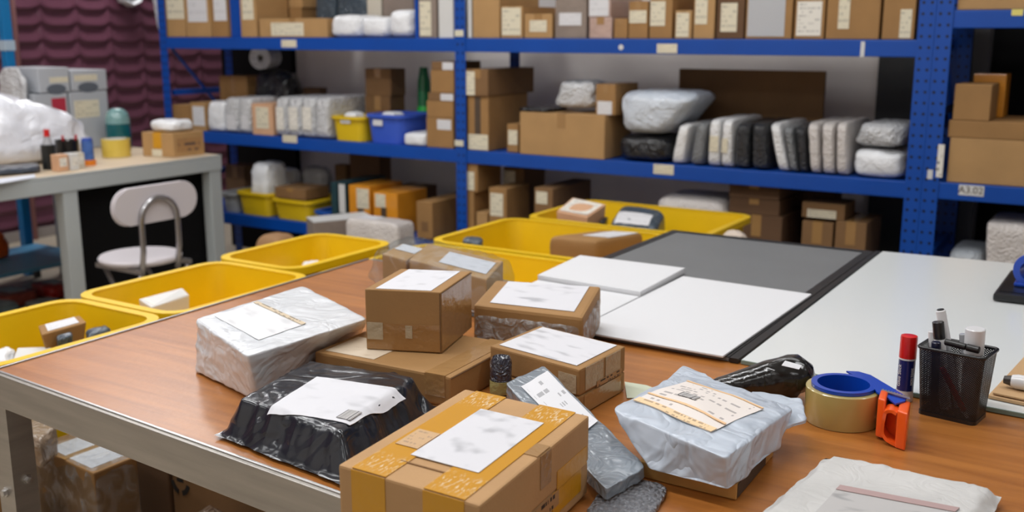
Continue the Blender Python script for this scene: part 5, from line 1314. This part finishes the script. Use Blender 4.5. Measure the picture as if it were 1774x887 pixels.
# ================================================================== grey work bench on the far side, its goods and the stool
ZW = .75; GRY = mat('bench_grey', (176, 182, 182), .45); CRM = mat('bench_top_cream', (206, 186, 158), .5, var=.05)
bx0, bx1, by0, by1 = -5.22, -3.93, 1.6, 3.56
wb = empty('work_bench', ((bx0+bx1)/2, (by0+by1)/2, 0), 'grey steel work bench with cream top, standing by the maroon wall', 'bench')
box('bench_top', bx0, bx1, by0, by1, ZW-.012, ZW, CRM, wb, .002)
box('front_rail', bx1-.03, bx1+.004, by0, by1, ZW-.075, ZW-.0125, GRY, wb, .004)
box('front_edge', bx1, bx1+.004, by0, by1, ZW-.0120, ZW+.001, GRY, wb, .001)
box('end_rail', bx0, bx1-.031, by1-.03, by1, ZW-.075, ZW-.0125, GRY, wb, .004)
box('rear_rail', bx0, bx0+.03, by0, by1-.031, ZW-.075, ZW-.0125, GRY, wb, .004)
yl = atX(128, 400, bx1).y
for x, y in ((bx1-.06, by1-.075), (bx1-.06, yl-.035), (bx0, by1-.075), (bx1-.06, by0), (bx0, by0)):
    box('leg', x, x+.06, y, y+.07, 0, ZW-.0755, GRY, wb, .004)
box('back_panel', -4.03, -4.015, yl+.05, by1-.032, .02, ZW-.0755, BLK, wb, .001)
box('side_panel', -4.6, -4.031, by1-.055, by1-.035, .02, ZW-.08, BLK, wb, .001)
# stool
STW = mat('stool_white', (214, 208, 212), .4); CHR = mat('stool_steel', (168, 166, 168), .25, metal=.9)
sc = atZ(243, 440, .45); st = empty('folding_stool', V((sc.x, sc.y, 0)), 'white round-seat stool with rounded backrest before the grey bench', 'stool')
sc = V((sc.x, sc.y, 0))
lathe_obj('seat', [(0, .425), (.15, .425), (.162, .432), (.165, .442), (.158, .45), (0, .452)], sc, STW, st, seg=40)
bxp = sc.x+.17
cb = atX(273, 353, bxp)
yA, yB = atX(199, 358, bxp).y, atX(347, 350, bxp).y; zc_ = cb.z; hh = .073
bm = bmesh.new(); pts = []
for k in range(12): a = math.radians(90+180*k/11); pts.append(V((bxp-.012, yA+hh+hh*math.cos(a), zc_+hh*math.sin(a))))
for k in range(12): a = math.radians(-90+180*k/11); pts.append(V((bxp-.012, yB-hh+hh*math.cos(a), zc_+hh*math.sin(a))))
poly_prism(bm, pts, (-1, 0, 0), .022); bmesh.ops.bevel(bm, geom=[e for e in bm.edges if abs(e.verts[0].co.x-e.verts[1].co.x) < .001], offset=.006, segments=2, affect='EDGES')
shade(from_bm('backrest', bm, STW, st), 50)
yL, yR = atX(246, 400, bxp).y, atX(309, 400, bxp).y; ztp = atX(280, 341, bxp).z; rr = (yR-yL)/2
path = [V((bxp-.02, yL, .40)), V((bxp, yL, .5)), V((bxp, yL, ztp-rr))]
for k in range(1, 12): a = math.pi-math.pi*k/12; path.append(V((bxp, yL+rr+rr*math.cos(a), ztp-rr+rr*math.sin(a))))
path += [V((bxp, yR, ztp-rr)), V((bxp, yR, .5)), V((bxp-.02, yR, .40))]
bm = bmesh.new(); tube(bm, path, .0115, 10); from_bm('back_loop', bm, CHR, st, smooth=True)
for s in (-1, 1):
    y = sc.y+s*.115
    bm = bmesh.new(); tube(bm, [V((bxp-.02, y, .40)), V((sc.x-.17, y+s*.02, .009))], .010, 8); from_bm('leg', bm, CHR, st, smooth=True)
    bm = bmesh.new(); tube(bm, [V((sc.x-.12, y-s*.025, .41)), V((bxp+.03, y+s*.0, .009))], .010, 8); from_bm('leg', bm, CHR, st, smooth=True)
for s in (-1, 1):
    bm = bmesh.new(); add_box(bm, sc.x-.12, bxp-.01, sc.y+s*.12-.008, sc.y+s*.12+.008, .405, .4245); from_bm('seat_bracket', bm, CHR, st)
# goods on the bench
def onb(px, py, z=ZW): return atZ(px, py, z)
# white sack
q = [onb(-40, 300), onb(150, 285), onb(205, 258), onb(60, 262)]
q = [V((-4.34, 2.40, ZW+.002)), V((-4.26, 3.16, ZW+.002)), V((-4.66, 3.24, ZW+.002)), V((-4.68, 2.50, ZW+.002))]
q = [q[0], q[1], q[2], q[3]]
zt = [.30, .21, .26, .36]
tt = [V((-4.38, 2.62, ZW+.33)), V((-4.31, 3.07, ZW+.225)), V((-4.60, 3.14, ZW+.225)), V((-4.62, 2.68, ZW+.36))]
o = soft('white_sack', q+tt, crinkle_mat('white_bag_gloss', (232, 234, 242), .22, 9, .6, .4), base=cen(q), p=3.6, n=34, amp=.024, s=5.5, seed=2); tag(o, 'big bulging white plastic sack on the grey bench', 'bag')
# stacked white boxes behind the sack
def bbox(label, px0, px1, ypt, ypb, X, dep, m, name='white_box', cat='box', oval=None, lab=None, grp='white boxes stacked behind the sack', base_z=None):
    z0 = atX((px0+px1)/2, ypb, X).z if base_z is None else base_z; z1 = atX((px0+px1)/2, ypt, X).z; y0 = atX(px0, (ypt+ypb)/2, X).y+.002; y1 = atX(px1, (ypt+ypb)/2, X).y-.002
    o = box(name, X-dep, X, y0, y1, z0+.001, z1, m, base=V((X-dep/2, (y0+y1)/2, z0)), bev=.006); tag(o, label, cat, grp)
    F = [V((X, y0, z0)), V((X, y1, z0)), V((X, y1, z1)), V((X, y0, z1))]
    if lab: slab('product_label', F, lab[0], o, uv=lab[1])
    if oval:
        bm = bmesh.new(); c = bil(F, oval[0], oval[1]); pts = [c+V((0, oval[2]*math.cos(2*math.pi*k/20), oval[3]*math.sin(2*math.pi*k/20))) for k in range(20)]
        poly_prism(bm, pts, (1, 0, 0), .0012); from_bm('oval_handle', bm, mat('oval_grey', (92, 98, 108), .6), o)
    return o, z1
XB = -4.72; GW = mat('grey_white_carton', (178, 182, 188), .5, var=.04)
o, za = bbox('grey-white box with a red label, lowest behind the sack', 62, 121, 162, 250, XB, .3, GW, base_z=ZW, lab=(mat('red_label', (176, 44, 66), .5), (.5, .93, .62, .92)))
o, zb_ = bbox('grey-white box with grey oval, standing beside the red-labelled one', 123, 190, 158, 250, XB, .3, GW, base_z=ZW, lab=(LBL2, (.1, .75, .55, .85)))
bbox('upper grey-white box with cream label and dark oval, on the stack', 123, 186, 121, 158, XB, .28, GW, base_z=zb_+.003, oval=(.45, .17, .06, .026), lab=(LBL2, (.08, .72, .48, .78)))
bbox('upper grey-white box with half-hidden dark oval, on the red-labelled box', 66, 121, 117, 162, XB, .28, GW, base_z=za+.003, oval=(.55, .14, .055, .026), lab=(LBL2, (.35, .95, .4, .62)))
pack_ = [V((XB-.02, 0, 0))]
y0, y1 = atX(40, 160, XB).y, atX(64, 160, XB).y
o = soft('bubble_bag', rect(XB-.25, XB-.02, y0, y1-.03, ZW+.002)+rect(XB-.22, XB-.03, y0+.02, y1-.03, atX(50, 120, XB).z), SOFTM['bm'], base=V((XB-.12, (y0+y1)/2, ZW)), p=4, n=16, amp=.02, s=12); tag(o, 'bubble-wrapped roll at the end of the stacked white boxes', 'bag')
# teal bottle bag
q0 = atX(198, 245, -4.60); c = V((-4.6, q0.y+.03, ZW+.001)); r = .062; hz = atX(196, 188, -4.6).z-ZW
t = empty('teal_bottle', c, 'teal bottle with clear shoulder beside the white sack', 'bottle')
lathe_obj('body', [(0, 0), (r*.95, 0), (r, .01), (r, hz*.62), (0, hz*.62)], c, mat('teal_plastic', (14, 92, 100), .25, coat=.4), t)
lathe_obj('shoulder', [(0, hz*.621), (r, hz*.621), (r*.97, hz*.74), (r*.86, hz*.88), (r*.55, hz*.97), (r*.3, hz), (0, hz)], c, mat('teal_clear', (120, 160, 160), .15, coat=.5), t)
# carton with white packet
cA, cB, cC = onb(248, 270), onb(302, 273), onb(355, 267)
d0 = cB-cA; d1 = V((cC.x-cB.x, cC.y-cB.y, 0)); b4 = [cA, cB, cB+d1, cA+d1]; hq = up_to(cB, 231); t4 = [p+V((0, 0, hq)) for p in b4]
bc_ = hexa('taped_carton', b4, t4, CARD['a'], base=cen(b4), bev=.004); tag(bc_, 'tan carton with yellow tape at the bench end, white packet on top', 'carton')
F = faces_of(b4, t4); slab('yellow_tape', F['front'], MATS['golden_tape_plain'], bc_, uv=(.36, .62, .35, 1)); slab('yellow_tape', F['top'], MATS['golden_tape_plain'], bc_, uv=(.36, .62, 0, 1))
slab('printed_mark', F['right'], print_mat('mark_blue', paper=(168, 126, 80), ink=(50, 48, 60), rows=2.2, amount=.8, ucount=7), bc_, uv=(.1, .9, .2, .75)); slab('cream_label', F['front'], LBL2, bc_, uv=(.3, .62, .02, .3))
zq = t4[0].z+.003; qq = [bil(t4, .12, .1), bil(t4, .9, .12), bil(t4, .9, .85), bil(t4, .1, .85)]; qq = at(qq, zq)
o = soft('white_packet', qq+[p+V((0, 0, .055)) for p in qq], SOFTM['w'], base=cen(qq), p=4, n=14, amp=.008, s=16); tag(o, 'white plastic packet lying on the yellow-taped bench carton', 'packet')
# clear tape roll standing flat
c = onb(214, 272); c = V((c.x-.05, c.y, ZW+.001)); t = empty('tape_roll', c, 'roll of yellowish clear tape between the sack and carton', 'tape roll'); r = .068
lathe_obj('tape', [(r*.72, .0), (r, 0), (r, .085), (r*.72, .085)], c, mat('tape_yellow', (218, 190, 84), .2, coat=.4), t, closed=True, seg=40)
lathe_obj('core', [(r*.66, .0), (r*.715, 0), (r*.715, .086), (r*.66, .086)], c, CARD['w'], t, closed=True, seg=40)
# blue can with orange foot, black cup, spray bottle, small boxes, flat things
c = onb(154, 286); t = empty('blue_can', c, 'slim blue and white can with orange foot on the bench', 'can'); r = .026; hz = up_to(c, 239)
lathe_obj('foot', [(0, 0), (r*1.25, 0), (r*1.25, hz*.2), (0, hz*.2)], c, mat('can_orange', (230, 130, 30), .4), t)
lathe_obj('can_body', [(0, hz*.201), (r, hz*.201), (r, hz*.9), (0, hz*.9)], c, mat('can_blue', (70, 104, 170), .3, var=.35, vscale=28), t)
lathe_obj('cap', [(0, hz*.901), (r*.9, hz*.901), (r*.9, hz), (0, hz)], c, mat('can_cap', (60, 90, 180), .3), t)
c = onb(121, 288); c = V((c.x-.05, c.y+.03, ZW+.001)); r = .052; hz = up_to(c, 242)
t = empty('black_cup', c, 'black pen cup beside the red-capped bottle', 'cup')
lathe_obj('cup', [(0, 0), (r*.9, 0), (r, hz), (r-.004, hz), (r*.86, .004), (0, .004)], c, BLKP, t)
for i, (dx, dy, m) in enumerate(((.01, -.02, RED), (-.015, .015, WH), (.02, .02, RED))):
    pen(['red pen leaning in the black cup', 'white pen leaning in the black cup', 'second red pen in the black cup'][i], c+V((dx*.6, dy*.6, .006)), c+V((dx*1.5, dy*1.5, hz+.022)), .005, (('barrel', 0, .8, 1, m), ('cap', .801, 1, 1.1, m)))
c = onb(97, 292); c = V((c.x, c.y-.03, ZW+.001)); t = empty('red_capped_bottle', c, 'dark bottle with clear neck and red cap on the bench', 'bottle'); r = .03; hz = up_to(c, 224)
lathe_obj('body', [(0, 0), (r, 0), (r, hz*.62), (0, hz*.62)], c, mat('bottle_dark', (30, 32, 32), .3), t)
lathe_obj('neck', [(0, hz*.621), (r*.8, hz*.621), (r*.5, hz*.74), (r*.4, hz*.82), (0, hz*.82)], c, mat('bottle_neck', (160, 160, 164), .2), t)
lathe_obj('red_cap', [(0, hz*.821), (r*.42, hz*.821), (r*.42, hz), (0, hz)], c, REDC, t)
for px, py, yt, w, m, l in ((111, 297, 268, .05, 'p', 'small pinkish box at the bench front'), (131, 295, 266, .04, 'w', 'small white box with grey print at the bench front'), (142, 291, 265, .035, 'e', 'slim beige box at the bench front beside the can')):
    c = onb(px, py); hz = up_to(c, yt)
    o = box('small_box', c.x-.05, c.x, c.y-w/2, c.y+w/2, ZW+.001, ZW+hz, CARD[m], base=V((c.x-.025, c.y, ZW)), bev=.002); tag(o, l, 'box')
    F = [V((c.x, c.y-w/2, ZW)), V((c.x, c.y+w/2, ZW)), V((c.x, c.y+w/2, ZW+hz)), V((c.x, c.y-w/2, ZW+hz))]
    slab('print_panel', F, print_mat('small_print', rows=4, amount=.7, ucount=5), o, uv=(.15, .85, .3, .8))
q = [onb(-20, 306, ZW+.005), onb(70, 298, ZW+.005), onb(70, 292, ZW+.005), onb(-20, 297, ZW+.005)]
o = soft('dark_flat_packet', q+[p+V((0, 0, .026)) for p in q], crinkle_mat('slate_dark_film', (52, 62, 78), .2, 30, .9, .6), base=cen(q), p=7, n=12, amp=.006); tag(o, 'dark blue film packet lying before the white sack', 'packet')
q = [onb(-20, 322, ZW+.002), onb(62, 308, ZW+.002), onb(60, 303, ZW+.002), onb(-20, 313, ZW+.002)]
o = hexa('paper_sheet', q, [p+V((0, 0, .003)) for p in q], mat('paper_blueish', (214, 218, 228), .6), base=cen(q)); tag(o, 'white paper sheet at the very front of the bench', 'paper')
# light blue shelf unit, floor things beyond the bench
LB = mat('light_blue_steel', (20, 126, 190), .4); LBT = mat('light_blue_top', (104, 176, 222), .4)
pa = atX(50, 425, -5.32)
t = empty('blue_trolley', V((-5.3, pa.y-.3, 0)), 'light blue low platform with tall blue pole behind the bench', 'trolley')
yy = pa.y
box('platform', -5.32+.04, -4.72, yy-.75, yy+.02, .165, .185, LBT, t, .004)
box('pole', -5.36, -5.31, yy-.025, yy+.025, 0, 2.4, LB, t, .004)
box('joint_sleeve', -5.365, -5.305, yy-.03, yy+.03, atX(12, 88, -5.3).z, atX(12, 70, -5.3).z, mat('sleeve_white', (186, 206, 222), .4), t, .002)
for x in (-5.26, -4.76):
    for y in (yy-.72, yy-.03): box('leg', x, x+.03, y, y+.03, 0, .164, DARKM, t, .002)
q = at(qz(((90, 470), (130, 475), (132, 455), (100, 452)), 0), 0)
p = atZ(112, 500, 0); o = box('navy_crate', -4.98, -4.74, p.y+.16, p.y+.34, 0, .42, mat('navy_plastic', (20, 30, 52), .45), base=V((-4.83, p.y+.29, 0)), bev=.01); tag(o, 'dark navy crate standing under the bench beside the blue platform', 'crate')
for px, py, w, d, m, l in ((18, 526, .24, .18, crinkle_mat('red_brown_film', (150, 70, 56), .3, 20, .8, .4), 'reddish brown wrapped packet lying on the floor before the platform'), (92, 512, .2, .14, crinkle_mat('red_film', (180, 44, 36), .3, 20, .8, .4), 'bright red wrapped packet lying on the floor beside the brown one')):
    p = atZ(px, py, 0); q = rect(p.x-w/2, p.x+w/2, p.y-d/2, p.y+d/2, 0.0)
    o = soft('wrapped_packet', q+[v+V((0, 0, .07)) for v in q], m, base=cen(q), p=5, n=12, amp=.008, s=14); tag(o, l, 'packet')
    drape('white_label', o, [bil(q, .2, .3), bil(q, .8, .3), bil(q, .8, .8), bil(q, .2, .8)], LBLW, o, n=6)
p = atZ(8, 566, 0); q = rect(p.x-.2, p.x+.02, p.y-.15, p.y+.1, 0)
o = soft('grey_sack', q+[v+V((0, 0, .1)) for v in q], crinkle_mat('grey_green_film', (96, 110, 112), .35, 16, .7, .2), base=cen(q), p=4.5, n=12, amp=.01, s=12); tag(o, 'grey-green sack on the floor in front of the red packets', 'bag')
p = atX(2, 425, -5.1); c = V((-5.1, p.y-.03, .186)); o = soft('orange_bag', rect(c.x-.1, c.x+.08, c.y-.12, c.y+.06, .186)+rect(c.x-.07, c.x+.05, c.y-.08, c.y+.03, .33), crinkle_mat('orange_film', (214, 96, 30), .3, 14, .8, .3), base=c, p=4, n=12, amp=.012, s=12); tag(o, 'orange bag sitting on the light blue platform', 'bag')
p = atZ(176, 512, 0); q = rect(p.x-.12, p.x-.02, p.y-.36, p.y-.22, 0); o = soft('grey_packet', q+[v+V((0, 0, .03)) for v in q], SOFTM['g'], base=cen(q), p=6, n=10, amp=.004); tag(o, 'flat pale grey packet on the floor beside the bench leg', 'packet')
# goods on the floor between bins and rack
x0, x1 = span(603, 693, 0, 3.45); z1 = atY(648, 384, 3.45).z
o = soft('wrapped_box', rect(x0, x1, 3.45, 3.58, 0)+rect(x0, x1, 3.45, 3.58, z1), SOFTM['bt'], base=V(((x0+x1)/2, 3.6, 0)), p=14, n=14, amp=.004); tag(o, 'tall bubble-wrapped pale box standing on the floor before the rack', 'box')
drape('shipping_label', o, rect(x0+.04, x1-.15, 3.48, 3.55, z1), LBLW, o, n=5)
x0, x1 = span(528, 598, 0, 3.52); z1 = atY(560, 392, 3.52).z
b4 = [V((x0, 3.56, 0)), V((x0+.12, 3.48, 0)), V((x1, 3.74, 0)), V((x1-.12, 3.82, 0))]
o = hexa('long_white_box', b4, at(b4, z1+.02), CARD['g'], base=cen(b4), bev=.004); tag(o, 'long grey box with white top standing before the bottom shelf', 'box'); slab('white_lid', at(b4, z1+.02), CARD['w'], o, uv=(.0, 1, .0, 1), th=.004)
c = atY(490, 405, 3.4); zq = c.z+.012; c = V((c.x+.02, 3.34, 0))
o = soft('kraft_roll', rect(c.x-.085, c.x+.085, c.y-.08, c.y+.08, 0)+rect(c.x-.085, c.x+.085, c.y-.08, c.y+.08, zq), mat('kraft_paper_roll', (160, 122, 84), .7, bump=.1, bscale=30), base=c, p=4.5, n=14, amp=.003); tag(o, 'round-topped kraft paper bundle standing behind the far yellow bin', 'bundle')

# ================================================================== light and colour management
W = bpy.data.worlds.new('world'); SC.world = W; W.use_nodes = True
W.node_tree.nodes['Background'].inputs[0].default_value = (.9, .95, 1, 1); W.node_tree.nodes['Background'].inputs[1].default_value = .15
vs = SC.view_settings; vs.view_transform = 'Standard'; vs.look = 'None'; vs.exposure = EXPO; vs.gamma = 1; vs.use_curve_mapping = False
